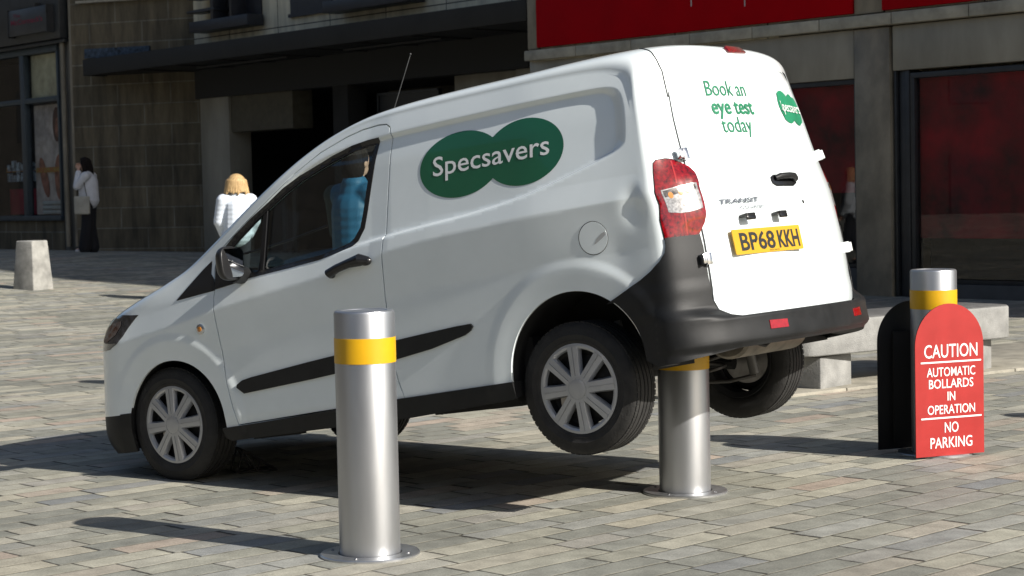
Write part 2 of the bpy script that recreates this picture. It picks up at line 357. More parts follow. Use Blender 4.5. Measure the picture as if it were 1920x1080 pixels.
# middle building with the canopy entrance
def fm(mb, t0, t1, z0, z1, o0, o1):
    k = 1.0763; return fb(mb, t0 * k + 1.161, t1 * k + 1.161, 1.439 + (z0 - 1.439) * k, 1.439 + (z1 - 1.439) * k, o0 - 1.5, o1 - 1.5)
mid = frame_obj('civic_building', F0, FU, FN)
tag(mid, 'pale stone tiled building with dark louvred windows above a shaded recessed entrance', 'building')
m = MB()
fm(m, 6.63, 17.2, 4.43, H - 1.5, -12, -.03)
m.build('upper_wall', M_beige, mid)
m = MB(); zr = random.Random(3)
for k in range(7):
    t1 = 16.9 - k * 1.47; t0 = max(6.64, t1 - 1.45); fm(m, t0, t1, 4.0, 4.425, -.05, -.012 + .004 * (k % 3))
    
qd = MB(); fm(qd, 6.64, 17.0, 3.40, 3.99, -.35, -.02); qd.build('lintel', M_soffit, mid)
m.build_each('tile_band', mat('stained stone tile', (.74, .67, .50), .75, var=.3, scale=2.0, bump=.2, stretch=(1, 1, .5)), mid, bevel=.004)
def louvre_window(t0, t1, bal=True):
    f = MB(); fm(f, t0, t1, 4.71, 7.3, -.02, .02); fo = f.build('window', M_louvre, mid)
    l_ = MB()
    fm(l_, t0 - .04, t1 + .04, 4.70, 4.76, -.02, .05)
    l_.build('window_sill', M_louvre, fo)
    if bal:
        q = MB()
        fm(q, t0 - .1, t1 + .65, 4.63, 4.83, .03, .42)
        for z in (5.0, 5.26, 5.52, 5.8, 6.1): fm(q, t1 - .2, t1 + .75, z, z + .045, .04, .40)
        fm(q, t0 + .45, t0 + .52, 4.83, 7.2, .05, .40); fm(q, t1 - .15, t1 - .05, 4.83, 7.2, .05, .38)
        q.build('louvre_screen', M_louvre, fo, bevel=.006)
louvre_window(13.95, 15.2); louvre_window(11.74, 13.0, False); louvre_window(9.2, 10.85); louvre_window(7.1, 8.3, False)
m = MB()
fm(m, 15.25, 16.25, -1, 3.7, -.6, -.06); 
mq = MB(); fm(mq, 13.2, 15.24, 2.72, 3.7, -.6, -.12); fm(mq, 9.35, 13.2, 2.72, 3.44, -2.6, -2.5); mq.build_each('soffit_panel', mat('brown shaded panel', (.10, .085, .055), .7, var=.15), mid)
m.build_each('pillar', M_panel, mid, bevel=.01)
m = MB(); fm(m, 11.42, 11.87, -1, 3.7, -.5, -.05); m.build_each('pillar', M_canopy, mid, bevel=.01)
m = MB(); fm(m, 7.2, 8.93, -1, 3.44, -.8, -.45); fm(m, 6.64, 7.15, -1, 3.44, -.5, -.22); m.build_each('side_wall', M_panel, mid, bevel=.01)
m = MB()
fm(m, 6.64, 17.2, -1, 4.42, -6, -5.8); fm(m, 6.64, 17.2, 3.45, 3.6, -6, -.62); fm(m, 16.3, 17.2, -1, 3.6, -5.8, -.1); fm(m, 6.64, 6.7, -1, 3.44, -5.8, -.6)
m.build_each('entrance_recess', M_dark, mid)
m = MB()
for t in (14.5, 14.15): fm(m, t, t + .12, -1, 1.75, -.9, -.85)
m.build_each('door_frame', M_frame, mid)
# chalkboard style window poster behind the van
pb = MB(); fm(pb, 9.42, 11.05, 1.0, 3.2, -.55, -.50); fo = pb.build('window_poster', mat('black poster', (.014, .014, .016), .35), mid)
m = MB()
for t0, t1, z0, z1 in ((9.38, 9.42, 1, 3.24), (11.05, 11.09, 1, 3.24), (9.38, 11.09, 3.2, 3.24)): fm(m, t0, t1, z0, z1, -.56, -.47)
m.build('poster_frame', M_frame, fo)
M_chalk = mat('grey chalk lettering', (.16, .16, .165), .8)

# canopy
can = frame_obj('entrance_canopy', F0, FU, FN)
tag(can, 'long dark grey metal canopy over the shaded entrance', 'canopy')
m = MB(); fb(m, 6.64, 20.74, 4.12, 4.46, -.10, 0.); fb(m, 20.64, 20.74, 4.12, 4.46, -1.4, -.1); fb(m, 6.64, 20.64, 4.39, 4.46, -1.50, -.1)
m.build('fascia', M_canopy, can, bevel=.008)
m = MB(); fb(m, 6.65, 20.63, 4.14, 4.18, -1.5, -.11)
for k in range(1, 9): fb(m, 6.7 + k * 1.5, 6.73 + k * 1.5, 4.115, 4.14, -1.48, -.12)
m.build('soffit', M_soffit, can)
for a_, b_ in ((9.6, 12.4), (14.2, 17.4)):
    m = MB(); fb(m, a_, b_, 4.08, 4.112, -.75, -.70); m.build_each('light_track', M_frame, can)

# ashlar return wall on the left
W0 = Vector((-9.22, 40.5, 0)); W1 = Vector((-6.50, 39.47, 0)); wu = (W0 - W1).normalized(); wn_ = Vector((wu.y, -wu.x, 0))
if wn_.y > 0: wn_ = -wn_
ash = frame_obj('ashlar_wall', W1, wu, wn_); WL = (W1 - W0).length
tag(ash, 'shaded brown ashlar stone wall beside the canopy', 'wall')
m = MB(); m.box((-WL / 2 - .0, .5, 7), (WL + .3, 1.0, 17)); m.build('stonework', M_ashlar, ash)
m = MB(); m.box((-WL / 2, -.06, 5.72), (WL - .1, .1, .05)); m.build('string_course', M_sill, ash)
m = MB(); m.box((-WL / 2 - .45, -.03, 4.62), (WL - 1.3, .05, .20)); m.build('blue_flashing', mat('faded blue paint', (.05, .075, .11), .8, var=.4, scale=12), ash)

# shop on the far left
ls = frame_obj('corner_shop', W0, FU, FN); ls.scale = (1.1313,) * 3; ls.location.z = -.189
tag(ls, 'dark fronted corner shop with a poster window and hanging box sign', 'building')
m = MB(); fb(m, .02, 20, 4.75, 15, -8, -.02); fb(m, .80, 20, -1, 1.10, -.5, -.02); fb(m, .02, 20, -1, 4.75, -8, -4); m.build_each('wall', M_ashlar, ls)
m = MB(); fb(m, .0, .42, -1, 15, -8, .0); fb(m, .45, .80, -1, 4.74, -.6, -.03); m.build_each('pier', mat('grey brown pier stone', (.155, .14, .115), .8, var=.25, scale=2, bump=.3, stretch=(1, 1, .4)), ls, bevel=.012)
m = MB(); m.tube([(-.50, -.05, .6), (-.50, -.05, 14)], .05, 10); m.tube([(-.16, -.05, .6), (-.16, -.05, 14)], .04, 10); m.build_each('drainpipe', M_pilast, ls)
m = MB(); fb(m, .28, 20, 4.58, 6.2, .0, .22); fb(m, .30, 20, 4.50, 4.57, .0, .14); m.build_each('fascia_board', mat('charcoal shop fascia', (.030, .032, .034), .4), ls, bevel=.01)
M_shopblue = mat('blue grey window frame paint', (.045, .060, .070), .45)
fr = MB()
fb(fr, .80, 20, 4.38, 4.50, -.14, .02); fb(fr, .80, 20, 1.10, 1.20, -.14, .05); fb(fr, .80, 20, 3.42, 3.52, -.12, .0)
for t in (.80, 2.22, 4.3, 6.4, 8.5, 10.6, 12.7, 14.8, 16.9): fb(fr, t, t + (.07 if t < 1 else .17), 1.2, 4.38, -.13, .01)
fo = fr.build('window_frame', M_shopblue, ls, bevel=.008)
gl = MB(); fb(gl, .86, 19.9, 1.19, 4.39, -.10, -.09); gl.build('window_glass', M_shopglass, fo)
m = MB(); fb(m, .80, 20, .9, 4.6, -2.4, -2.3); fb(m, .80, 20, 1.0, 1.1, -2.3, -.15); m.build_each('dark_backing', M_dark, fo)
m = MB(); fb(m, .90, 2.2, 3.53, 4.37, -.18, -.15); m.build('blind', mat('olive window blind', (.62, .60, .40), .9, var=.2, scale=3), fo)
# generic fashion poster in the window
M_po1 = mat('poster pale ground', (.62, .56, .50), .8, var=.25, scale=3); M_po2 = mat('poster brown tone', (.42, .17, .11), .8, var=.3, scale=5); M_po3 = mat('poster hair tone', (.10, .04, .03), .8)
pm = MB(); fb(pm, .90, 2.18, 1.22, 3.38, -.19, -.17); po = pm.build('window_poster', M_po1, fo)
def blob(parent, name, cx, cz, rx, rz, o, mt, a=0):
    q = MB(); n = 22; M_ = Matrix.Translation((-cx, -o, cz)) @ Matrix.Rotation(math.pi / 2, 4, 'X')
    q.prism([(rx * math.cos(2 * math.pi * i / n) * math.cos(a) - rz * math.sin(2 * math.pi * i / n) * math.sin(a), rx * math.cos(2 * math.pi * i / n) * math.sin(a) + rz * math.sin(2 * math.pi * i / n) * math.cos(a)) for i in range(n)], M_, .004)
    return q.build(name, mt, parent)
blob(po, 'hair', 1.24, 2.98, .16, .34, -.165, M_po3); blob(po, 'face', 1.20, 2.92, .10, .19, -.158, M_po2)
blob(po, 'dress', 1.18, 1.95, .20, .45, -.165, M_po2); blob(po, 'bag', 1.80, 1.95, .14, .42, -.160, M_po2, .35)
tw = MB()
for k in range(3): fb(tw, .95, 1.85, 1.23 + k * .09, 1.305 + k * .09, -.155, -.115)
tw.build_each('folded_towel', mat('pale folded towels', (.5, .55, .52), .9), fo, bevel=.02)
it = MB()
for k in range(16):
    fb(it, 2.45 + (k % 8) * .2, 2.58 + (k % 8) * .2, 1.9 + (k // 8) * .22, 2.03 + (k // 8) * .22 + .04 * (k % 3), -.5, -.45)
it.build_each('display_goods', mat('shop display goods', (.32, .40, .44), .8, var=.9, scale=9), fo)
m = MB(); fb(m, 2.42, 4.2, 1.22, 1.75, -.62, -.6); m.build('display_cloth', mat('dark red cloth', (.3, .02, .04), .9), fo)
m = MB(); fb(m, 2.4, 4.2, 2.10, 2.2, -.55, -.54); fb(m, .92, 2.1, 2.05, 2.15, -.15, -.14); m.build_each('flower_row', mat('red and green display flowers', (.5, .04, .04), .9, var=.1, scale=14, col2=(.35, .38, .06)), fo)
# hanging box sign
hs = MB(); fb(hs, .52, 2.10, 4.72, 5.22, .30, .36)
hs_ = frame_obj('box_sign', W0, FU, FN); hs_.scale = (1.1313,) * 3; hs_.location.z = -.189; tag(hs_, 'dark square shop sign with pink lettering on the corner shop', 'sign')
hs.build('panel', mat('charcoal sign panel', (.038, .041, .046), .4), hs_, bevel=.01)
m = MB(); fb(m, .50, .53, 4.70, 5.24, .22, .37); fb(m, 2.09, 2.12, 4.70, 5.24, .22, .37); fb(m, 1.0, 1.06, 5.2, 5.3, .2, .34); m.build_each('bracket', M_frame, hs_)

# unseen buildings added round the square and kept dark to shape the reflections
def far_building(name, c, d, rz, label, m_):
    r = empty(name, c, (0, 0, rz)); tag(r, label, 'building', kind=None)
    q = MB(); q.box((0, 0, d[2] / 2), d); q.build('wall', m_, r)
    q = MB(); nf = int(d[0] / 2.6)
    for f in range(int(d[2] / 3.4)):
        for k in range(nf):
            q.box((-d[0] / 2 + (k + .5) * d[0] / nf, -d[1] / 2 - .01, 1.9 + f * 3.4), (1.2, .1, 1.9))
    q.build_each('window', M_frame, r)
M_far = block_mat('dark reflection facade', (.055, .048, .040), (.042, .037, .030), .9, .35, (.03, .028, .024), .012, 'XZ', .85, .4, .3)  # near-black so the reflected surroundings stay dark
far_building('reflection_building', (-34, 6, -.5), (46, 12, 13), R(90), 'unseen dark building added left of the square for the reflections', M_far)
far_building('reflection_building', (-46, 58, -.5), (44, 12, 14), R(90), 'unseen dark building added to block the sky reflected in the shop glass', M_far)
far_building('reflection_building', (-6, -26, -.5), (44, 12, 12), R(180), 'unseen dark building added behind the viewpoint for the reflections', M_far)
# ---------------------------------------------------------------- lettering
def text_tris(s, bold=0.0, res=3):
    """flat lettering as 2D vertices and faces, cap height about .73, one unit per em"""
    cu = bpy.data.curves.new('t', 'FONT'); cu.body = s; cu.offset = bold; cu.resolution_u = res; cu.fill_mode = 'FRONT'
    o = bpy.data.objects.new('t', cu); C.objects.link(o)
    dg = bpy.context.evaluated_depsgraph_get(); me = o.evaluated_get(dg).to_mesh()
    V = [(v.co.x, v.co.y) for v in me.vertices]; F = [tuple(p.vertices) for p in me.polygons]
    o.evaluated_get(dg).to_mesh_clear(); bpy.data.objects.remove(o); bpy.data.curves.remove(cu)
    V = np.array(V); return V, F
def text_fit(s, w, h, bold=0.0, align='c', x=0, y=0, shear=0, ref=None):
    """lettering scaled to width w (None keeps proportion) and cap height h; returns verts in target units"""
    V, F = text_tris(s, bold)
    rv, _ = text_tris(ref or 'H', bold); ch = rv[:, 1].max() - rv[:, 1].min()
    x0, x1 = V[:, 0].min(), V[:, 0].max(); sy = h / ch; sx = (w / (x1 - x0)) if w else sy
    W = (x1 - x0) * sx
    P = np.stack([(V[:, 0] - x0) * sx + V[:, 1] * sy * shear, V[:, 1] * sy], 1)
    P[:, 0] += x - (W / 2 if align == 'c' else 0); P[:, 1] += y
    return P, F
def text_mesh(name, items, f, m, parent, flip=False):
    """items: list of (P, F); f maps (n,2) -> (n,3)"""
    mb = MB()
    for P, F in items:
        mb.add(f(P), [q[::-1] for q in F] if flip else F)
    me = bpy.data.meshes.new(name); me.from_pydata(mb.v, [], mb.f); me.materials.append(m); me.update()
    return link(name, me, parent)

# ---------------------------------------------------------------- rising bollards
M_alu = mat('brushed aluminium', (.50, .51, .53), .40, metal=.93, var=.03, scale=3, stretch=(5, 5, .8), rvar=.12)
M_alu2 = mat('worn aluminium flange', (.58, .59, .60), .34, metal=.9, var=.12, scale=9)
M_yel = mat('yellow reflective tape', (.62, .345, .002), .45, var=.05, scale=4, coat=.1, crough=.25)
M_bolt = mat('bolt steel', (.35, .35, .36), .35, metal=.9)
def bollard(x, y, top, label, band=True, D=.2444, seed=0, rz=0.):
    r = D / 2
    b = empty('rising_bollard', (x, y, float(gz(x, y))), (0, 0, rz)); tag(b, label, 'bollard', 'rising steel bollards across the square')
    p = MB(); p.lathe([(r, .0), (r, top - .012), (r - .003, top - .004), (r - .010, top), (r - .030, top - .0005), (r - .032, top - .003), (0.0001, top - .003)], seg=96)
    p.build('post', M_alu, b, angle=30)
    fl = MB(); R2 = .2016
    fl.lathe([(r + .006, -.02), (r + .006, .009), (r + .008, .011), (R2 - .004, .011), (R2, .007), (R2, -.02)], seg=96)
    flo = fl.build('flange', M_alu2, b, angle=30)
    bo = MB()
    for k in range(4):
        a = math.pi / 4 + k * math.pi / 2; bo.lathe([(.006, .0), (.006, .007), (.004, .009), (0.0001, .009)], Matrix.Translation(((r + R2) / 2 * math.cos(a), (r + R2) / 2 * math.sin(a), .009 - .002)), seg=10)
    bo.build('bolt', M_bolt, flo)
    g_ = MB(); g_.lathe([(r + .0062, .0095), (r - .001, .0092)], seg=64); g_.build('gap_seal', M_frame, flo)
    if band:
        z1 = top - .108; z0 = top - .209
        q = MB(); q.lathe([(r + .0002, z0), (r + .0014, z0 + .0004), (r + .0014, z1 - .0004), (r + .0002, z1)], seg=96); q.build('yellow_band', M_yel, b, angle=30)
    return b
bollard(-.5935, 7.4834, .986, 'tall silver bollard with a yellow band standing in front of the white van', rz=.5)
bollard(.8046, 8.8725, .80, 'silver bollard raised under the tail of the white van, lifting it', rz=.2)
bollard(2.2474, 9.9877, .986, 'silver bollard with a yellow band between the boards of the red caution sign', rz=.1)
bollard(4.43, 10.62, .986, 'silver bollard out at the far right whose shadow falls on the setts', rz=.1)

# ---------------------------------------------------------------- caution sign round the third bollard
sg = empty('caution_sign', (2.092, 9.734, 0.0), (0, 0, R(22.2))); tag(sg, 'red round topped caution sign board with white lettering standing around a bollard', 'sign')
M_signred = mat('red sign paint', (.345, .0085, .0065), .5, var=.07, scale=7, bump=.05, bscale=15, rvar=.3)
M_black = mat('matt black sign back', (.010, .010, .011), .6)
M_white = mat('white lettering', (.85, .85, .83), .5, var=.02)
def arch_poly(w, h, n=24):
    r = w / 2; rz = r * 1.03
    return [(0, .0), (w, .0)] + [(r + r * math.cos(math.pi * i / n), h - rz + rz * math.sin(math.pi * i / n)) for i in range(n + 1)]
W_ = .428; HS = .80
XZ = Matrix.Rotation(math.pi / 2, 4, 'X')           # local xy -> xz, z -> -y
for nm, y0, mt in (('front_board', 0.0, M_signred), ('back_board', .352, M_black)):
    q = MB(); q.prism(arch_poly(W_, HS), Matrix.Translation((0, y0 + .004, .012)) @ XZ, .004)
    fbd = q.build(nm, mt, sg)
    if nm == 'front_board': front = fbd
q = MB(); q.prism([(x * .998 + .0004, z * .999 + .0005) for x, z in arch_poly(W_, HS)], Matrix.Translation((0, .0075, .012)) @ XZ, .0030); q.build('board_backing', M_black, front)
q = MB()
for z in (.18, .52):
    q.box((.075, .033, z), (.02, .055, .03)); q.box((.353, .033, z), (.02, .055, .03))
q.box((.214, .330, .35), (.26, .012, .60))
q.build_each('bracket', M_black, sg)
def onsign(P): return np.stack([P[:, 0], np.full(len(P), -.0015), P[:, 1] + .012], 1)
B = .018
items = [text_fit('CAUTION', .333, .069, .004, x=.222, y=.518), text_fit('AUTOMATIC', .303, .047, .004, x=.222, y=.419), text_fit('BOLLARDS', .278, .047, .004, x=.222, y=.357),
         text_fit('IN', .048, .047, .004, x=.222, y=.290), text_fit('OPERATION', .297, .047, .004, x=.222, y=.221), text_fit('NO', .086, .054, .004, x=.222, y=.122), text_fit('PARKING', .262, .056, .004, x=.220, y=.042)]
lt = text_mesh('lettering', items, onsign, M_white, front)
q = MB()
for z in (.494, .200): q.box((.222, -.0012, z + .012), (.378, .0024, .008))
q.build_each('rule', M_white, front)

# box sign lettering and chalk lettering
def onfac(o):
    def f(P): return np.stack([P[:, 0], np.full(len(P), -o), P[:, 1]], 1)
    return f
text_mesh('lettering', [text_fit("The", .30, .07, .0, x=-1.72, y=5.07), text_fit("McCormack's", 1.30, .10, .012, x=-1.32, y=4.93)], onfac(.366), mat('pink lettering', (.24, .022, .050), .6), hs_)
po_ch = [text_fit('So', .24, .12, .0, x=-10.45, y=2.72), text_fit('coffee', .62, .15, .012, x=-10.32, y=2.50), text_fit('&', .16, .14, .0, x=-10.2, y=2.28), text_fit('everything', .95, .15, .012, x=-10.25, y=2.06), text_fit('nice', .5, .13, .012, x=-10.4, y=1.84)]
for i, (P, F) in enumerate(po_ch): P[:, 1] += (P[:, 0] + 10.3) * .10
ob = [o for o in C.objects if o.name.startswith('window_poster')][0]
def onpost(P): k = 1.0763; return np.stack([P[:, 0] * k - 1.161, np.full(len(P), 1.5 + .494), 1.439 + (P[:, 1] - 1.439) * k], 1)
text_mesh('lettering', po_ch, onpost, M_chalk, ob)

# ---------------------------------------------------------------- concrete bench
M_conc = mat('pale cast concrete', (.25, .248, .237), .8, var=.16, scale=7, bump=.5, bscale=90)
M_conc_d = mat('worn dark bench top', (.125, .123, .120), .75, var=.2, scale=6, bump=.3)  # darker grey than the slab below
be = empty('concrete_bench', (2.02, 12.94, 0.0), (0, 0, R(37))); tag(be, 'long pale concrete bench with rounded ends on block feet', 'bench')
L_, Dp = 2.30, .60
def rr_poly(x0, y0, x1, y1, r, n=8):
    P = []
    for cx, cy, a in ((x1 - r, y1 - r, 0), (x0 + r, y1 - r, 90), (x0 + r, y0 + r, 180), (x1 - r, y0 + r, 270)):
        for i in range(n + 1): t = R(a + 90 * i / n); P.append((cx + r * math.cos(t), cy + r * math.sin(t)))
    return P
q = MB(); q.prism(rr_poly(0, 0, L_, Dp, .14), Matrix.Translation((0, 0, .255)), .245); q.build('seat_slab', M_conc, be, bevel=.014, bseg=3)
q = MB(); q.prism(rr_poly(.012, .012, L_ - .012, Dp - .012, .13), Matrix.Translation((0, 0, .4995)), .006); q.build('seat_top', M_conc_d, be, bevel=.003)
for x in (.14, 1.70):
    q = MB(); q.box((x + .2, .30, .115), (.42, .46, .26), rz=R(12)); q.box((x + .2, .30, .25), (.36, .40, .03), rz=R(12)); q.build('leg', M_conc, be, bevel=.012)

# ---------------------------------------------------------------- tapered stone block at the left
M_stone = mat('grey stone block', (.30, .295, .275), .85, var=.22, scale=5, bump=.6, bscale=60)
sb = MB(); sb.box((0, 0, .30), (.43, .40, .75), taper=.76)
so = sb.build('stone_bollard', M_stone, bevel=.02, bseg=3); so.location = (-6.86, 26.85, float(gz(-6.86, 26.85)) + .02); so.rotation_euler = (0, 0, R(-32))
tag(so, 'tapered grey stone block standing at the edge of the shade', 'stone bollard')

# ---------------------------------------------------------------- folding chock behind the front wheel
M_chock = mat('black plastic chock', (.009, .009, .010), .7)
ck = MB(); d0 = Vector((.9, .42, 0)).normalized(); wv_ = Vector((-d0.y, d0.x, 0))
c0 = Vector((-1.10, 9.92, 0))
ck = MB()
for s in (-1, 1):
    o_ = wv_ * .055 * s
    A = Vector((-.11, 0, .008)); Bp = Vector((.11, 0, .008)); Cc = Vector((-.075, 0, .125)); D_ = Vector((.0, 0, .008)); E_ = Vector((.02, 0, .065))
    def W3(p): return Vector((0, 0, 0)) + d0 * p.x + o_ + Vector((0, 0, p.z))
    for a, b_ in ((A, Bp), (A, Cc), (Cc, Bp), (D_, Cc), (D_, E_)): ck.tube([W3(a), W3(b_)], .006, 6)
for p in ((-.11, .008), (.11, .008), (-.075, .125), (.02, .065), (-.02, .095)):
    ck.tube([d0 * p[0] + wv_ * .055 + Vector((0, 0, p[1])), d0 * p[0] - wv_ * .055 + Vector((0, 0, p[1]))], .006, 6)
co = ck.build('wheel_chock', M_chock); co.location = (-1.385, 9.86, .0); tag(co, 'small black open frame chock lying in shade behind the front wheel of the van', 'wheel chock')
# ---------------------------------------------------------------- van body surface (metres, x forward, y left, z up, front axle at x=0)
def sstep(a, b, x):
    t = np.clip((x - a) / (b - a), 0, 1)
    return t * t * (3 - 2 * t)
def interp(x, pts):
    p = np.array(pts, float)
    return np.interp(x, p[:, 0], p[:, 1])
def poly_dist(x, y, P):
    """signed distance to polygon P, positive inside"""
    x = np.asarray(x, float); y = np.asarray(y, float)
    P = np.array(P, float); Q = np.roll(P, -1, 0)
    d = np.full(x.shape, 1e9); ins = np.zeros(x.shape, bool)
    for (ax, ay), (bx, by) in zip(P, Q):
        ex, ey = bx - ax, by - ay
        t = np.clip(((x - ax) * ex + (y - ay) * ey) / (ex * ex + ey * ey + 1e-12), 0, 1)
        d = np.minimum(d, np.hypot(x - ax - t * ex, y - ay - t * ey))
        c = (ay > y) != (by > y)
        ins ^= c & (x < (bx - ax) * (y - ay) / (by - ay + 1e-12) + ax)
    return np.where(ins, d, -d)
RECESS = [(-2.884, 1.40), (-2.884, 1.29), (-2.872, 1.258), (-2.815, 1.230), (-2.614, 1.178), (-2.404, 1.123), (-2.226, 1.095), (-2.018, 1.074),
          (-1.797, 1.062), (-1.597, 1.048), (-1.38, 1.030), (-1.1, .992), (-.9, .978), (-.6, .962), (-.4, 1.09), (-.6, 1.225), (-.8, 1.34), (-1.0, 1.445),
          (-1.2, 1.502), (-1.45, 1.530), (-1.673, 1.537), (-2.027, 1.541), (-2.326, 1.542), (-2.65, 1.541), (-2.80, 1.536), (-2.848, 1.515), (-2.872, 1.47)]
RECESS_IN = [(-2.808, 1.40), (-2.812, 1.29), (-2.808, 1.262), (-2.785, 1.243), (-2.614, 1.193), (-2.404, 1.138), (-2.226, 1.110), (-2.018, 1.089),
          (-1.797, 1.077), (-1.597, 1.063), (-1.38, 1.046), (-1.1, 1.008), (-.9, .994), (-.62, .979), (-.44, 1.09), (-.6, 1.205), (-.8, 1.320), (-1.0, 1.420),
          (-1.2, 1.478), (-1.45, 1.506), (-1.673, 1.512), (-2.027, 1.515), (-2.326, 1.516), (-2.65, 1.515), (-2.745, 1.510), (-2.782, 1.492), (-2.799, 1.455)]
def chaikin(P, it=2):
    P = np.array(P, float)
    for _ in range(it):
        Q = np.roll(P, -1, 0); P = np.stack([.75 * P + .25 * Q, .25 * P + .75 * Q], 1).reshape(-1, 2)
    return P
RO = chaikin(RECESS); RI = chaikin(RECESS_IN); RM = (RO + RI) / 2
WAIST = [(-2.95, 1.030), (-2.4, 1.025), (-2.1, 1.012), (-1.8, 1.001), (-1.57, .98), (-1.45, .95), (-1.13, .912), (-.78, .875), (-.485, .844), (-.2, .80), (.3, .74)]
ARCH_F = (-.062, .272, .345)
ARCH_R = (-2.532, .316, .357)
def Ys(x, z):
    x = np.asarray(x, float); z = np.asarray(z, float)
    zc = interp(x, WAIST)
    d = z - zc
    lo = -.060 * np.minimum(np.maximum(-d, 0), .22) + .015 * np.maximum(-d - .24, 0) - .12 * np.maximum(.30 - z, 0)
    k = np.sqrt(d * d + .004 ** 2)                       # soft crease
    up = -(.27 * (np.minimum(.5 * (d + k), .10)))
    ups = -.205 * np.maximum(d - .10, 0) - .20 * np.maximum(z - 1.38, 0) ** 1.6
    y = .877 + lo + up + ups
    fr = sstep(.1, -1.9, x)                              # recess fades towards the front
    do = np.maximum(poly_dist(x, z, RO), 0); di = np.maximum(-poly_dist(x, z, RI), 0)
    rt = do / (do + di + 1e-6)
    y = y - (.007 + .017 * fr) * rt * rt * (3 - 2 * rt)
    for cx, cz, r in (ARCH_F, ARCH_R):
        q = np.hypot(x - cx, z - cz) - r
        y = y + .007 * sstep(.150, .095, q) * sstep(-.02, .10, z - cz + .12) - .004 * sstep(.10, .0, q)
    y = y - .035 * sstep(-.9, .3, x) * sstep(.9, 1.1, z) - .012 * sstep(-.3, .3, x)
    y = y - .020 * sstep(-2.3, -2.97, x) * sstep(.7, 1.0, z)
    y = y - .011 * np.exp(-((x + 2.90) / .045) ** 2 - ((z - .995) / .07) ** 2) + .004 * np.exp(-((x + 2.955) / .03) ** 2 - ((z - 1.03) / .05) ** 2)
    y = y - .006 * np.exp(-((x + 2.80) / .10) ** 2 - ((z - .80) / .10) ** 2)
    return y
# ribs: centreline point, side point, squareness, plan crown
RIBS = [(.68, .17, .34, .17, 2.2, 0), (.775, .24, .34, .25, 2.2, 0), (.80, .37, .34, .37, 2.1, 0), (.805, .50, .33, .50, 2.0, 0), (.80, .62, .31, .60, 2.0, 0),
        (.785, .72, .29, .69, 2.0, 0), (.75, .80, .25, .77, 2.1, 0), (.69, .86, .19, .835, 2.3, 0), (.585, .90, .11, .885, 2.6, 0),
        (.40, .95, 0., .922, 3.0, 0), (.23, .985, -.09, .958, 3.4, 0), (.07, 1.022, -.17, 1.00, 3.6, 0), (-.13, 1.095, -.27, 1.055, 3.2, 0),
        (-.37, 1.23, -.44, 1.150, 3.0, 0), (-.59, 1.355, -.62, 1.262, 3.0, 0), (-.81, 1.47, -.79, 1.362, 3.0, 0), (-1.02, 1.563, -.98, 1.468, 3.0, 0),
        (-1.2, 1.627, -1.17, 1.548, 3.0, 0), (-1.42, 1.672, -1.36, 1.598, 3.2, 0), (-1.65, 1.694, -1.55, 1.612, 3.3, 0), (-1.95, 1.704, -1.9, 1.616, 3.3, 0),
        (-2.3, 1.706, -2.25, 1.616, 3.3, 0), (-2.6, 1.712, -2.5, 1.613, 3.3, 0), (-2.85, 1.714, -2.72, 1.602, 3.2, .05), (-2.98, 1.706, -2.83, 1.575, 3.2, .10),
        (-3.052, 1.678, -2.875, 1.545, 3.3, .15), (-3.085, 1.615, -2.895, 1.50, 3.4, .2), (-3.10, 1.53, -2.90, 1.45, 3.6, .2), (-3.125, 1.40, -2.91, 1.36, 3.8, .2),
        (-3.16, 1.22, -2.925, 1.20, 4., .2), (-3.21, 1.02, -2.945, 1.01, 4., .2), (-3.235, .85, -2.955, .85, 4., .2), (-3.25, .68, -2.96, .68, 4., .2),
        (-3.25, .50, -2.96, .50, 4., .2), (-3.24, .34, -2.95, .34, 4., .2)]
RB = np.array(RIBS, float)
def rib(t):
    """Catmull-Rom over the rib table"""
    t = np.clip(np.asarray(t, float), 0, len(RB) - 1 - 1e-6)
    i = np.floor(t).astype(int); f = (t - i)[..., None]
    P = lambda k: RB[np.clip(k, 0, len(RB) - 1)]
    a, b, c, d = P(i - 1), P(i), P(i + 1), P(i + 2)
    return .5 * (2 * b + (c - a) * f + (2 * a - 5 * b + 4 * c - d) * f * f + (3 * b - a - 3 * c + d) * f ** 3)
def rib_point(u, t):
    """u in -1..1 across, t along the ribs"""
    R = rib(t); u = np.asarray(u, float)
    Y = Ys(R[..., 2], R[..., 3]); n = R[..., 4]
    g = np.maximum(1 - np.abs(u) ** n, 0) ** (1 / n)
    y = Y * u
    x = R[..., 2] + (R[..., 0] + R[..., 5] * y * y - R[..., 2]) * g
    z = R[..., 3] + (R[..., 1] - R[..., 3]) * g
    return np.stack([x, y, z], -1)
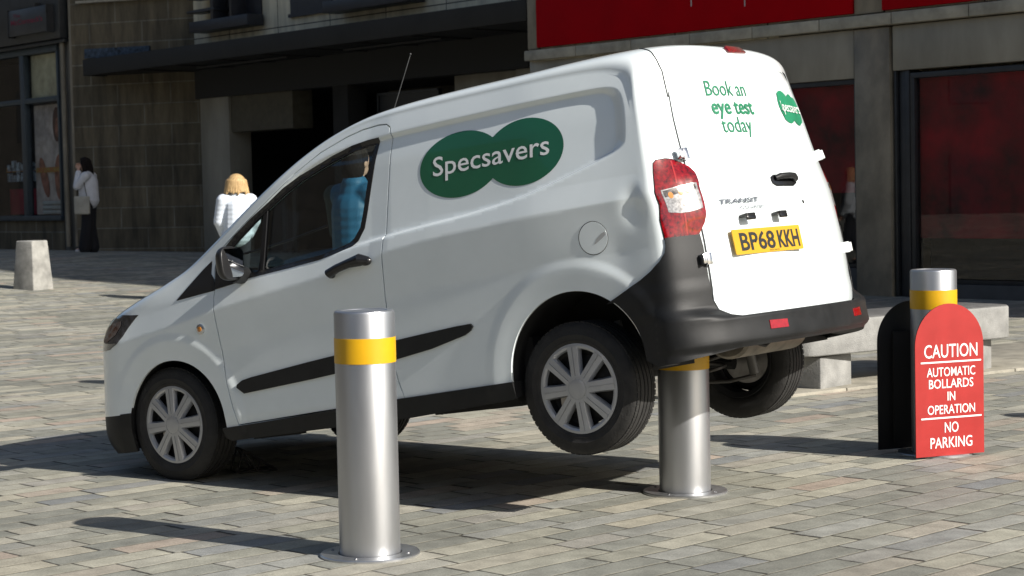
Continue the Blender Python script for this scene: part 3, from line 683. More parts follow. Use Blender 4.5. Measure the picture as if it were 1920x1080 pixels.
# rear chart: q in 0..1 across from the centre to the start of the flank (arc length), beyond 1 forward along the flank
_u = np.sin(np.linspace(0, np.pi / 2, 400)) ** .5; _u[0] = 0
_u = np.unique(np.concatenate([np.linspace(0, .9, 200), 1 - np.linspace(.1, 0, 300) ** 2 / .1]))
_g = (1 - _u ** 4) ** .25
_x = -2.95 + (-.30 + .2 * (.86 * _u) ** 2) * _g
_s = np.concatenate([[0], np.cumsum(np.hypot(np.diff(_x), np.diff(.86 * _u)))]); QLEN = _s[-1]; _s /= _s[-1]
_tt = np.linspace(22, len(RB) - 1, 600); _rr = rib(_tt)
_mc = np.maximum.accumulate(-_rr[:, 1] + 1e-7 * np.arange(600)); _mf = np.maximum.accumulate(-_rr[:, 3] + 1e-7 * np.arange(600))
def rear_point(q, z):
    q, z = np.broadcast_arrays(np.asarray(q, float), np.asarray(z, float))
    sg = np.sign(q); a = np.abs(q)
    u = np.interp(np.minimum(a, 1), _s, _u)
    wg = np.maximum(1 - u ** 3.4, 0) ** (1 / 3.4)
    t = (1 - wg) * np.interp(-z, _mf, _tt) + wg * np.interp(-z, _mc, _tt)
    R = rib(t)
    fx = R[..., 2]; X = fx + np.maximum(a - 1, 0)
    Yf = Ys(X, z); y = Yf * u
    g = np.maximum(1 - u ** R[..., 4], 0) ** (1 / R[..., 4])
    x = np.where(a > 1, X, fx + (R[..., 0] + R[..., 5] * y * y - fx) * g)
    return np.stack([x, sg * y, z], -1)
def side_point(x, z):
    x = np.asarray(x, float); z = np.asarray(z, float)
    return np.stack([x, Ys(x, z), z], -1)
# ---------------------------------------------------------------- the van
HZ = .2892; VP = .133307; YAW = 2.535971
root = empty('delivery_van', (0, 0, 0)); tag(root, 'white delivery van tipped nose down with its tail lifted on a bollard, green round logos', 'van')
Rm = Matrix.Rotation(YAW, 4, 'Z') @ Matrix.Rotation(VP, 4, 'Y')
loc = Vector((-1.28166, 10.26501, 0)) + Vector((0, 0, HZ)) - (Rm.to_3x3() @ Vector((0, 0, HZ)))
root.location = loc; root.rotation_euler = (0, VP, YAW)

def car_paint():
    m, nt, b = newmat('white van paint')
    tc = node(nt, 'ShaderNodeTexCoord')
    nz = node(nt, 'ShaderNodeTexNoise', i_Scale=2.4, i_Detail=6., i_Roughness=.6); nt.links.new(tc.outputs['Object'], nz.inputs['Vector'])
    cr = node(nt, 'ShaderNodeValToRGB'); nt.links.new(nz.outputs[0], cr.inputs[0]); e = cr.color_ramp
    e.elements[0].position = .30; e.elements[0].color = (.735, .80, .812, 1); e.elements[1].position = .62; e.elements[1].color = (.80, .862, .88, 1)
    nt.links.new(cr.outputs[0], b.inputs['Base Color'])
    b.inputs['Roughness'].default_value = .38; b.inputs['Coat Weight'].default_value = 1.0; b.inputs['Coat IOR'].default_value = 1.5
    # road film: the coat is duller in patches
    n2 = node(nt, 'ShaderNodeTexNoise', i_Scale=5., i_Detail=8., i_Roughness=.7); nt.links.new(tc.outputs['Object'], n2.inputs['Vector'])
    rr = node(nt, 'ShaderNodeMapRange'); rr.inputs[1].default_value = .35; rr.inputs[2].default_value = .75; rr.inputs[3].default_value = .035; rr.inputs[4].default_value = .16
    nt.links.new(n2.outputs[0], rr.inputs[0]); nt.links.new(rr.outputs[0], b.inputs['Coat Roughness'])
    n3 = node(nt, 'ShaderNodeTexNoise', i_Scale=3.2, i_Detail=2.); nt.links.new(tc.outputs['Object'], n3.inputs['Vector'])
    bp = node(nt, 'ShaderNodeBump', i_Strength=.03, i_Distance=.004); nt.links.new(n3.outputs[0], bp.inputs['Height']); nt.links.new(bp.outputs[0], b.inputs['Coat Normal'])
    return m
M_paint = car_paint()
M_plastic = mat('dark grey bumper plastic', (.0125, .013, .0138), .50, var=.2, scale=9, bump=.12, bscale=400, spec=.30)
M_trim = mat('black window trim', (.010, .010, .011), .25, var=.05)
M_mirror = mat('black mirror housing', (.014, .014, .015), .35, var=.1)
M_rubber_gap = mat('black rubber and gap shade', (.008, .008, .008), .7)
M_under = mat('black underbody', (.012, .012, .012), .85, var=.3, scale=12)
M_cglass = glass_mat('tinted cab glass', (.74, .84, .83), .008, 1.5, 1.7)
M_green = mat('dark green vinyl', (.009, .110, .050), .30, coat=.6, var=.03)
M_green2 = mat('green vinyl lettering', (.02, .17, .085), .4, var=.03)
M_vwhite = mat('white vinyl', (.80, .82, .82), .35, var=.02, coat=.4)
M_redlens = mat('red lamp lens', (.21, .002, .005), .10, coat=1, var=.40, scale=55, crough=.02)
M_clear = mat('clear lamp lens', (.42, .415, .41), .16, metal=.5, coat=1, var=.3, scale=90)
M_amber = mat('amber bulb', (.55, .20, .02), .2, coat=1)
M_chrome = mat('bright metal', (.62, .63, .65), .2, metal=1)
M_seat = mat('dark seat cloth', (.020, .021, .024), .95)
M_dash = mat('dark dashboard plastic', (.015, .015, .016), .6)

def resample(P, h, closed=True):
    P = np.array(P, float); Q = np.roll(P, -1, 0) if closed else P[1:]
    out = []
    for a, b in zip(P if closed else P[:-1], Q):
        n = max(1, int(math.ceil(np.linalg.norm(b - a) / h)))
        for i in range(n): out.append(a + (b - a) * i / n)
    if not closed: out.append(P[-1])
    return np.array(out)
def smooth_poly(P, it=2):
    P = np.array(P, float)
    for _ in range(it):
        Q = np.roll(P, -1, 0); P = np.stack([.75 * P + .25 * Q, .25 * P + .75 * Q], 1).reshape(-1, 2)
    return P
def off_poly(P, d):
    """move a closed polygon outwards by d"""
    P = np.array(P, float); A = np.roll(P, 1, 0); B_ = np.roll(P, -1, 0)
    s = np.sign(np.sum(P[:, 0] * B_[:, 1] - B_[:, 0] * P[:, 1]))
    t1 = P - A; t2 = B_ - P; t1 /= np.linalg.norm(t1, axis=1)[:, None] + 1e-9; t2 /= np.linalg.norm(t2, axis=1)[:, None] + 1e-9
    n = np.stack([(t1 + t2)[:, 1], -(t1 + t2)[:, 0]], 1); n /= np.linalg.norm(n, axis=1)[:, None] + 1e-9
    return P + n * d * s
def patch(name, f, outer, m, parent, holes=(), h=.02, off=0., rim=.012, mirror=False, rim_ok=None, exact=False, rimscale=None, hu=1.0, offn=None, lines=()):
    """surface patch: a constrained triangulation in the 2D chart of f, lifted by off along the normal, edges turned in by rim.
    hu = chart units per metre along the first axis"""
    loops = [np.array(outer, float) if exact else resample(outer, h)] + [resample(q, h) for q in holes]
    co = []; ed = []; lid = []
    for k, Lp in enumerate(loops):
        n0 = len(co); n = len(Lp); co += [tuple(p) for p in Lp]; ed += [(n0 + i, n0 + (i + 1) % n) for i in range(n)]
    nb = len(co); LP = []
    for Lq in lines:
        q = resample(Lq, h, False); k_ = poly_dist(q[:, 0], q[:, 1], loops[0]) > .5 * h
        for w_ in loops[1:]: k_ &= poly_dist(q[:, 0], q[:, 1], w_) < -.5 * h
        prev = None
        for i_, ok in enumerate(k_):
            if ok:
                co.append(tuple(q[i_])); LP.append(q[i_])
                if prev == i_ - 1 and prev is not None: ed.append((len(co) - 2, len(co) - 1))
                prev = i_
    a = np.array(outer); x0, y0 = a.min(0); x1, y1 = a.max(0)
    gx, gy = np.meshgrid(np.arange(x0, x1, h * hu), np.arange(y0, y1, h)); gx = gx + (h * hu * .5) * (np.arange(gx.shape[0])[:, None] % 2); gx = gx.ravel(); gy = gy.ravel()
    d = poly_dist(gx, gy, loops[0]); k = d > .45 * h
    for q in loops[1:]: k &= poly_dist(gx, gy, q) < -.45 * h
    if len(LP):
        LPa = np.array(LP); keep = np.ones(len(gx), bool)
        for i_ in range(0, len(LPa), 200):
            c_ = LPa[i_:i_ + 200]; keep &= ((gx[:, None] - c_[:, 0]) ** 2 + (gy[:, None] - c_[:, 1]) ** 2).min(1) > (.5 * h) ** 2
        k &= keep
    co += list(zip(gx[k], gy[k]))
    vs, es, fs, ov, oe, of = delaunay_2d_cdt([Vector(c) for c in co], ed, [], 0, 1e-7)
    V2 = np.array([tuple(v) for v in vs]); T = np.array([t for t in fs if len(t) == 3])
    ce = V2[T].mean(1); k = poly_dist(ce[:, 0], ce[:, 1], loops[0]) > 0
    for q in loops[1:]: k &= poly_dist(ce[:, 0], ce[:, 1], q) < 0
    ar = (V2[T[:, 1], 0] - V2[T[:, 0], 0]) * (V2[T[:, 2], 1] - V2[T[:, 0], 1]) - (V2[T[:, 2], 0] - V2[T[:, 0], 0]) * (V2[T[:, 1], 1] - V2[T[:, 0], 1])
    k &= np.abs(ar) > 1e-10
    T = T[k]; ar = ar[k]; T[ar < 0] = T[ar < 0][:, ::-1]
    u, v = V2[:, 0], V2[:, 1]; e = 2e-3
    P = f(u, v); Du = f(u + e, v) - f(u - e, v); Dv = f(u, v + e) - f(u, v - e)
    N = np.cross(Du, Dv); N /= np.linalg.norm(N, axis=1)[:, None] + 1e-12
    out = P - np.array([-1.3, 0, .8])
    if np.median(np.sum(N * out, 1)) < 0: N = -N; T = T[:, ::-1]
    O = offn(u, v)[:, None] if offn is not None else off
    P = P + N * O
    if offn is not None:      # normals of the raised surface
        g = lambda a_, b_: f(a_, b_) + N * offn(a_, b_)[:, None]
        N2 = np.cross(g(u + e, v) - g(u - e, v), g(u, v + e) - g(u, v - e)); N2 /= np.linalg.norm(N2, axis=1)[:, None] + 1e-12
        N2 *= np.sign(np.sum(N2 * N, 1))[:, None]
    else: N2 = N
    F = [tuple(t) for t in T]; VV = list(P); NN = list(N2)
    if rim:
        cnt = {}
        for t in F:
            for i in range(3):
                q = (t[i], t[(i + 1) % 3]); cnt[q] = 1
        bd = [q for q in cnt if (q[1], q[0]) not in cnt]
        for (i, j) in bd:
            mx_ = (V2[i] + V2[j]) / 2
            if rim_ok is not None and not rim_ok(mx_[0], mx_[1]): continue
            a_, b_ = P[i], P[j]; t_ = b_ - a_; t_ /= np.linalg.norm(t_) + 1e-12
            l = np.cross(t_, N[i]); rr_ = rim if rimscale is None else rim * rimscale(mx_[0], mx_[1])
            n0 = len(VV)
            c1 = .0022
            # small rounded arris then the return
            p1, p2 = a_ , b_
            VV += [a_, b_, b_ - N[j] * c1 + l * 0.0008, a_ - N[i] * c1 + l * .0008, b_ - N[j] * rr_, a_ - N[i] * rr_]
            NN += [N2[i] * .8 + l * .6, N2[j] * .8 + l * .6, l, l, l, l]
            F += [(n0, n0 + 3, n0 + 2, n0 + 1), (n0 + 3, n0 + 5, n0 + 4, n0 + 2)]
    VV = np.array(VV); NN = np.array(NN); NN /= np.linalg.norm(NN, axis=1)[:, None] + 1e-12
    if mirror:
        VV[:, 1] *= -1; NN[:, 1] *= -1; F = [t[::-1] for t in F]
    used = sorted({i for t in F for i in t}); mp = {a_: b_ for b_, a_ in enumerate(used)}
    VV = VV[used]; NN = NN[used]; F = [tuple(mp[i] for i in t) for t in F]
    me = bpy.data.meshes.new(name); me.from_pydata([tuple(p) for p in VV], [], F)
    me.polygons.foreach_set('use_smooth', [True] * len(F)); me.materials.append(m); me.update()
    me.normals_split_custom_set_from_vertices([tuple(n) for n in NN])
    return link(name, me, parent)
side = lambda x, z: side_point(x, z)
rear = lambda q, z: rear_point(q, z)

# outlines in the side view (x, z)
WOUT = [(-.732, .970), (-.93, .981), (-1.141, .996), (-1.243, 1.013), (-1.325, 1.030), (-1.367, 1.054), (-1.407, 1.109), (-1.426, 1.19), (-1.450, 1.313), (-1.475, 1.43), (-1.502, 1.527), (-1.44, 1.526), (-1.338, 1.516),
        (-1.202, 1.487), (-1.099, 1.457), (-.995, 1.425), (-.889, 1.380), (-.78, 1.320), (-.669, 1.262), (-.555, 1.193), (-.470, 1.132), (-.440, 1.09), (-.450, .953), (-.60, .962)]
GLASS = (lambda P: [(x + (cx - x) * .0, z) for x, z in P for cx in (0,)])([(-.732, .990), (-.93, 1.001), (-1.141, 1.015), (-1.24, 1.032), (-1.315, 1.048), (-1.348, 1.068), (-1.385, 1.115), (-1.404, 1.19), (-1.428, 1.313), (-1.453, 1.42), (-1.477, 1.503), (-1.44, 1.504), (-1.345, 1.495),
         (-1.208, 1.466), (-1.105, 1.436), (-1.003, 1.403), (-.90, 1.358), (-.79, 1.300), (-.68, 1.240), (-.568, 1.170), (-.49, 1.110), (-.468, 1.075), (-.472, .975), (-.60, .982)])
DOOR = [(-.425, .931), (-.423, .90), (-.426, .853), (-.430, .75), (-.434, .678), (-.449, .463), (-.465, .37), (-.494, .253), (-1.0, .272), (-1.557, .292), (-1.535, .36), (-1.519, .437), (-1.511, .60), (-1.513, .764), (-1.532, .95), (-1.537, .987), (-1.547, 1.15),
        (-1.556, 1.285), (-1.568, 1.435), (-1.580, 1.53), (-1.573, 1.565), (-1.548, 1.583), (-1.50, 1.588), (-1.40, 1.583), (-1.301, 1.565), (-1.131, 1.516), (-.958, 1.436), (-.78, 1.334), (-.594, 1.226), (-.479, 1.150), (-.425, 1.107), (-.413, 1.041), (-.422, .98)]
def arcpts(A, a0, a1, n=28):
    return [(A[0] + A[2] * math.cos(R(a0 + (a1 - a0) * i / n)), A[1] + A[2] * math.sin(R(a0 + (a1 - a0) * i / n))) for i in range(n + 1)]
tk = np.linspace(0, len(RB) - 1, (len(RB) - 1) * 6 + 1)
Fr = rib(tk); Fpts = [(a, b) for a, b in Fr[:, 2:4]]
side_outer = Fpts + resample([(-2.95, .34), (-2.889, .335)], .02, False).tolist()[1:-1] + arcpts(ARCH_R, 177, -12, 60) + resample([(-2.18, .235), (-.402, .20)], .03, False).tolist()[1:-1] + arcpts(ARCH_F, 192, -12, 60) + [(.30, .175)]
_s2 = [side_outer[0]]
for p in side_outer[1:]:
    if math.hypot(p[0] - _s2[-1][0], p[1] - _s2[-1][1]) > .002: _s2.append(p)
side_outer = _s2
BODY_LINES = [np.vstack([q_, q_[:1]]) for q_ in (RO, RM, RI, RO * .75 + RI * .25, RO * .25 + RI * .75)] + [ np.array(WAIST)]
def in_arch(x, z):
    if x < -2.73 or (x > .2 and z < .40): return False
    for A in (ARCH_F, ARCH_R):
        if abs(math.hypot(x - A[0], z - A[1]) - A[2]) < .02 and z > .2: return True
    return poly_dist(np.array([x]), np.array([z]), DOOR)[0] > -.02
body = None
for mir in (False, True):
    o = patch('side_panel', side, side_outer, M_paint, root, holes=[off_poly(DOOR, .0036)], h=.0115, rim=.02, rim_ok=in_arch, rimscale=lambda x, z: .7 if z < .75 and poly_dist(np.array([x]), np.array([z]), DOOR)[0] < -.03 else 1, mirror=mir, exact=True, lines=BODY_LINES)
# ribs: roof, front, corners
th = np.linspace(-math.pi / 2, math.pi / 2, 61)
TT, TH = np.meshgrid(tk, th, indexing='ij'); RR = rib(TT); nn = RR[..., 4]
uu = np.sign(np.sin(TH)) * np.abs(np.sin(TH)) ** (2 / nn)
GR = rib_point(uu, TT); QQ = np.interp(np.abs(uu), _u, _s)
NT, NH = TT.shape
gt = np.gradient(GR, axis=0); gh = np.gradient(GR, axis=1); GN = np.cross(gh, gt); GN /= np.linalg.norm(GN, axis=2)[..., None] + 1e-12
sgn = np.sign(np.sum(GN * (GR - np.array([-1.3, 0, .8])), 2)); GN *= sgn[..., None]
for j in (0, -1):     # meet the side panels smoothly
    e = 2e-3; x_, z_ = Fr[:, 2], Fr[:, 3]
    sn = np.cross(side_point(x_ + e, z_) - side_point(x_ - e, z_), side_point(x_, z_ + e) - side_point(x_, z_ - e)); sn /= np.linalg.norm(sn, axis=1)[:, None]; sn *= np.sign(sn[:, 1])[:, None]
    if j == 0: sn = sn * np.array([1, -1, 1])
    GN[:, j] = sn
cls = {}
def rib_part(name, mask, m, parent, flip=None):
    idx = {}; V = []; N = []; F = []
    for i in range(NT - 1):
        for j in range(NH - 1):
            if not mask[i, j]: continue
            q = []
            for a_, b_ in ((i, j), (i + 1, j), (i + 1, j + 1), (i, j + 1)):
                if (a_, b_) not in idx: idx[(a_, b_)] = len(V); V.append(tuple(GR[a_, b_])); N.append(tuple(GN[a_, b_]))
                q.append(idx[(a_, b_)])
            c_ = np.cross(np.array(V[q[2]]) - np.array(V[q[0]]), np.array(V[q[3]]) - np.array(V[q[1]]))
            if c_ @ np.array(N[q[0]]) < 0: q = q[::-1]
            F.append(tuple(q))
    me = bpy.data.meshes.new(name); me.from_pydata(V, [], F); me.polygons.foreach_set('use_smooth', [True] * len(F)); me.materials.append(m); me.update()
    me.normals_split_custom_set_from_vertices(N)
    return link(name, me, parent)
tm = .5 * (TT[:-1, :-1] + TT[1:, :-1]); um = np.abs(.25 * (uu[:-1, :-1] + uu[1:, :-1] + uu[:-1, 1:] + uu[1:, 1:])); qm = .25 * (QQ[:-1, :-1] + QQ[1:, :-1] + QQ[:-1, 1:] + QQ[1:, 1:])
zm = .25 * (GR[:-1, :-1, 2] + GR[1:, :-1, 2] + GR[:-1, 1:, 2] + GR[1:, 1:, 2])
rear_open = (tm > 25.5) & (zm < 1.60) & (zm > .49) & (qm < .69)
wsh = (tm > 11.6) & (tm < 17.2) & (um < .86)
skirt = (tm < 2.0)
grille = (tm > 2.6) & (tm < 5.2) & (um < .55)
bon = (tm > 7.2) & (tm < 11.2) & (um < .90)
body = rib_part('body', ~(rear_open | wsh | skirt | grille | bon), M_paint, root)
rib_part('bonnet', bon, M_paint, root)
rib_part('windscreen', wsh, M_cglass, root)
rib_part('front_bumper_skirt', skirt, M_plastic, root)
rib_part('grille', grille, M_trim, root)
# front lower corner plastic, sills, side moulding, window surround (both sides)
for mir in (False, True):
    patch('front_skirt_corner', side, [(.266, .374), (.345, .374), (.36, .17), (.272, .172), (.276, .28), (.272, .33)], M_plastic, root, h=.03, off=.003, rim=.02, mirror=mir)
    patch('sill_cover', side, [(-.385, .245), (-.671, .255), (-1.552, .293), (-2.185, .310), (-2.19, .238), (-2.10, .228), (-1.585, .200), (-1.097, .192), (-.43, .180), (-.395, .20)], M_plastic, root, h=.03, off=.012, rim=.10, mirror=mir)
    mo = smooth_poly([(-.505, .452), (-.56, .408), (-1.0, .435), (-1.514, .480)], 0).tolist()
    patch('side_moulding', side, [(-.513, .438), (-.560, .405), (-1.0, .433), (-1.507, .472), (-1.507, .560), (-1.0, .517), (-.62, .480), (-.555, .470), (-.518, .452)], M_plastic, root, h=.03, off=.010, rim=.012, mirror=mir)
    patch('side_moulding', side, [(-1.517, .473), (-1.75, .503), (-1.95, .545), (-1.985, .562), (-2.0, .580), (-1.99, .592), (-1.90, .589), (-1.7, .575), (-1.517, .561)], M_plastic, root, h=.03, off=.010, rim=.012, mirror=mir)
    patch('quarter_trim', side, [(-.150, .915), (-.428, .934), (-.418, .99), (-.392, 1.02), (-.392, 1.085), (-.33, 1.048), (-.249, .990)], M_trim, root, h=.02, off=.003, rim=.006, mirror=mir)
# front doors
door_parts = []
for mir in (False, True):
    sy = -1 if mir else 1
    d_ = patch('front_door', side, off_poly(DOOR, -.0036), M_paint, root, holes=[GLASS], h=.0125, rim=.02, mirror=mir, lines=BODY_LINES)
    fr_o = np.array(WOUT); fr_i = off_poly(np.array(GLASS), -.004)
    patch('window_frame', side, fr_o, M_trim, d_, holes=[fr_i], h=.02, off=.003, rim=.014, mirror=mir)
    patch('window_glass', side, off_poly(np.array(GLASS), .006), M_cglass, d_, h=.04, off=-.010, rim=0, mirror=mir)
    patch('window_divider', side, [(-.716, .968), (-.745, .968), (-.772, 1.300), (-.745, 1.290)], M_trim, d_, h=.02, off=-.002, rim=.02, mirror=mir)
    # belt trim triangle ahead of the glass, covered in black
    patch('mirror_base', side, [(-.430, .938), (-.60, .955), (-.53, .995), (-.478, 1.06), (-.435, 1.095), (-.424, 1.05), (-.430, .985)], M_trim, d_, h=.02, off=.0055, rim=.01, mirror=mir)
    # handle
    hb = MB(); yy = float(Ys(-1.34, .93))
    pts = [(-1.222, .908), (-1.230, .920), (-1.28, .938), (-1.35, .952), (-1.42, .960), (-1.462, .952)]
    for k in range(1): hb.tube([(x, sy * (float(Ys(x, z)) + (.030 if 0 < i < 5 else .010)), z) for i, (x, z) in enumerate(pts)], [.014, .024, .021, .022, .030, .018], 12)
    hb.ball((-1.230, sy * (yy + .012), .913), (.016, .022, .018)); hb.ball((-1.445, sy * (yy + .012), .950), (.032, .022, .022))
    hb.build('door_handle', M_trim, d_)
    # fuel style scoop shadow behind the handle
    # mirror
    mm = MB(); c_ = Vector((-.665, sy * .975, 1.045))
    mm.ball(c_, (.055, .080, .084), 24, 16)
    hs2 = bmesh.new()
    mo_ = mm.build('door_mirror', M_mirror, d_)
    for v in mo_.data.vertices:      # squared shell, flat rearward face
        p = v.co - c_
        for ax, s_ in ((1, .080), (2, .084)):
            t = p[ax] / s_; p[ax] = s_ * (abs(t) ** .62) * (1 if t > 0 else -1)
        if p[0] < -.012: p[0] = -.012 - (abs(p[0]) - .012) * .10
        p[0] -= p[1] * sy * .18
        v.co = c_ + p
    ar_ = MB(); ar_.tube([(-.62, sy * .83, .985), (-.63, sy * .88, .985), (-.645, sy * .93, .995)], [.045, .040, .045], 12); ar_.build('mirror_arm', M_plastic, d_)
    gl_ = MB(); gl_.prism(rr_poly(-.066, -.070, .066, .070, .025), Matrix.Translation((c_.x - .0235, c_.y, c_.z)) @ Matrix.Rotation(R(-10) * sy, 4, 'Z') @ Matrix.Rotation(R(-7), 4, 'Y') @ Matrix.Rotation(R(90), 4, 'Z') @ Matrix.Rotation(R(90), 4, 'X'), .002)
    gl_.build('mirror_glass', mat('mirror glass', (.7, .72, .74), .02, metal=1, var=0), mo_)
    ind = MB(); ind.lathe([(.026, 0), (.026, .006), (.016, .010), (.0001, .010)], Matrix.Translation((-.321, sy * float(Ys(-.321, .752)), .752)) @ Matrix.Rotation(-sy * math.pi / 2, 4, 'X'), 20)
    io = ind.build('side_indicator', M_chrome, root)
    ib = MB(); ib.lathe([(.013, .006), (.013, .013), (.0001, .015)], Matrix.Translation((-.321, sy * float(Ys(-.321, .752)), .752)) @ Matrix.Rotation(-sy * math.pi / 2, 4, 'X'), 16); ib.build('amber_lens', M_amber, io)

# fuel flap (left side only): a flap, its shut line and finger scoop put in as colour
def ring_loop(cx, cz, r, n=56): return [(cx + r * math.cos(2 * math.pi * i / n), cz + r * math.sin(2 * math.pi * i / n)) for i in range(n)]
fcap = patch('fuel_flap', side, ring_loop(-2.689, .886, .070), M_paint, root, h=.02, off=.0018, rim=.0018)
patch('shut_line', side, ring_loop(-2.689, .886, .0735), M_rubber_gap, fcap, holes=[ring_loop(-2.689, .886, .0695)], h=.03, off=.0009, rim=0)  # black ring drawn on for the shade of the flap gap
patch('finger_scoop_shade', side, [(-2.748, .905), (-2.752, .893), (-2.735, .880), (-2.700, .860), (-2.690, .858), (-2.705, .880), (-2.73, .900)], mat('shaded grey paint edge', (.45, .46, .46), .4, var=.02), fcap, h=.03, off=.0024, rim=0)  # flat grey patch, the scoop's shade put into its colour

# ---- tail
def two(name, f, outer, m, parent, **k):
    return [patch(name, f, outer, m, parent, mirror=mir, **k) for mir in (False, True)]
# cladding and bumper in one moulding
LE = [(1.237, .596), (1.132, .641), (1.06, .675), (1.005, .705), (.95, .742), (.922, .775), (.914, .805), (.912, .837), (.735, .837), (.729, .78), (.728, .62), (.733, .585), (.722, .548), (.700, .515), (.655, .485), (.600, .474)]
arc = [(-(x + 2.95) * -1 + 1, z) for x, z in arcpts(ARCH_R, 177, 128, 12)]
arc = [((x + 2.95) + 1, z) for x, z in arcpts(ARCH_R, 177, 128, 12)]
top = LE[::-1][:-1]; low = [(.6, .340), (.85, .318), (1.0, .302)] + arc
left = low + [(1.237, .596)] + LE[1:]
outerB = left + [(-q, z) for q, z in left[::-1]]
_cl = [outerB[0]]
for p in outerB[1:]:
    if math.hypot(p[0] - _cl[-1][0], p[1] - _cl[-1][1]) > .004: _cl.append(p)
outerB = _cl
def bump_off(q, z):
    q = np.abs(q)
    s2 = sstep(1.06, .70, q)
    led = sstep(.515, .462, z - .02 * sstep(.6, .9, q))
    fin = .009 + s2 * led * (.060 + .012 * sstep(.46, .36, z)) - .030 * s2 * sstep(.375, .335, z)
    return fin + .016 * sstep(1.16, .80, q) * (1 - s2) * sstep(.57, .50, z) + .006 * sstep(.66, .60, z) * sstep(1.25, 1.0, q) * (1 - led)
bo = patch('rear_bumper', rear, outerB, M_plastic, root, h=.0145, offn=bump_off, rim=.03, rimscale=lambda q, z: 5. if (z < .36 and abs(q) < 1.05) else 1.2)
for s in (1, -1):
    rl = patch('rear_reflector', rear, [(s * .456, .441), (s * .335, .437), (s * .335, .403), (s * .456, .405)], mat('red reflector', (.30, .002, .006), .25, coat=1, var=.15, scale=60), bo, h=.03, offn=lambda q, z: bump_off(q, z) + .004, rim=.006)
# rear doors
dtop, dbot = 1.615, .472
def door_off(q, z):
    wz = sstep(1.175, 1.20, z) * sstep(1.555, 1.525, z)
    o_ = .006 - .0055 * wz * np.maximum(sstep(-.20, -.165, q) * sstep(.625, .595, q), sstep(-.615, -.585, q) * sstep(-.265, -.30, q))
    lower = sstep(.93, .90, z) * sstep(.64, .67, z) * sstep(-.09, -.05, q) * sstep(.635, .60, q)
    o_ = o_ - .007 * lower
    return (o_ + .006 * sstep(.62, .52, z)) * (1 - .85 * sstep(1.545, 1.60, z))
seam = [(-.275, 1.615), (-.275, 1.40), (-.27, 1.15), (-.255, 1.0), (-.225, .90), (-.205, .80), (-.195, .70), (-.175, .62), (-.155, .56), (-.150, .478)]
EDL = [(.710, .60), (.711, .70), (.713, 1.0), (.721, 1.22), (.731, 1.35), (.731, 1.48), (.740, 1.555), (.752, 1.595), (.757, 1.625)]
DL = [(.150 * -1 + .003, dbot), (.595, dbot), (.645, .480), (.690, .512), (.713, .550), (.7125, .585)] + EDL + [(.5, 1.630), (-.272, 1.632)] + [(q + .0038, z) for q, z in seam[:-1]]
DR = [(-.153, dbot)] + [(q - .0038, z) for q, z in seam[::-1][1:]] + [(-.278, 1.632), (-.5, 1.630), (-.757, 1.625)] + [(-q, z) for q, z in EDL[::-1][1:]] + [(-.7125, .585), (-.713, .550), (-.690, .512), (-.645, .480), (-.595, dbot)]
dl = patch('rear_door', rear, DL, M_paint, root, h=.0165, offn=door_off, rim=.024)
dr = patch('rear_door', rear, DR, M_paint, root, h=.0165, offn=door_off, rim=.024)
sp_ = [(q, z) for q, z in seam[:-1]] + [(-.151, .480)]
patch('door_gap_shade', rear, [(q + .012, z) for q, z in sp_] + [(q - .012, z) for q, z in sp_[::-1]], M_rubber_gap, root, h=.03, offn=lambda q, z: door_off(q, z) - .0016, rim=0)  # black strip nearly fills the seam, painting in the gap's shade
# black strips round the doors, the shade of the gap put into colour
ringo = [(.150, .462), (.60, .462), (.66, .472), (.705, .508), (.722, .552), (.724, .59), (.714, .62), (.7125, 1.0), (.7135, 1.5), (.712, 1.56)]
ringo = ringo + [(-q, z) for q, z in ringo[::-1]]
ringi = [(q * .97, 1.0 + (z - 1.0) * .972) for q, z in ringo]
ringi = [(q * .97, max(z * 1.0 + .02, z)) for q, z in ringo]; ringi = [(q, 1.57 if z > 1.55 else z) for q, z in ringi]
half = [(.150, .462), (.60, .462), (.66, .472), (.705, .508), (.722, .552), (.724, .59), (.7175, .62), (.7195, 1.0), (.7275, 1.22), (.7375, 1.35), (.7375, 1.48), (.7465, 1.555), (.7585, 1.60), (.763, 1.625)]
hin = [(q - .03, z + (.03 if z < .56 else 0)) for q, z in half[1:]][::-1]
for s_ in (1, -1): patch('door_gap_shade', rear, [(s_ * q, z) for q, z in [(0, .462)] + half + hin + [(0, .492)]], M_rubber_gap, root, h=.03, offn=lambda q, z: .0016 + .002 * sstep(1.3, 1.5, z), rim=0)
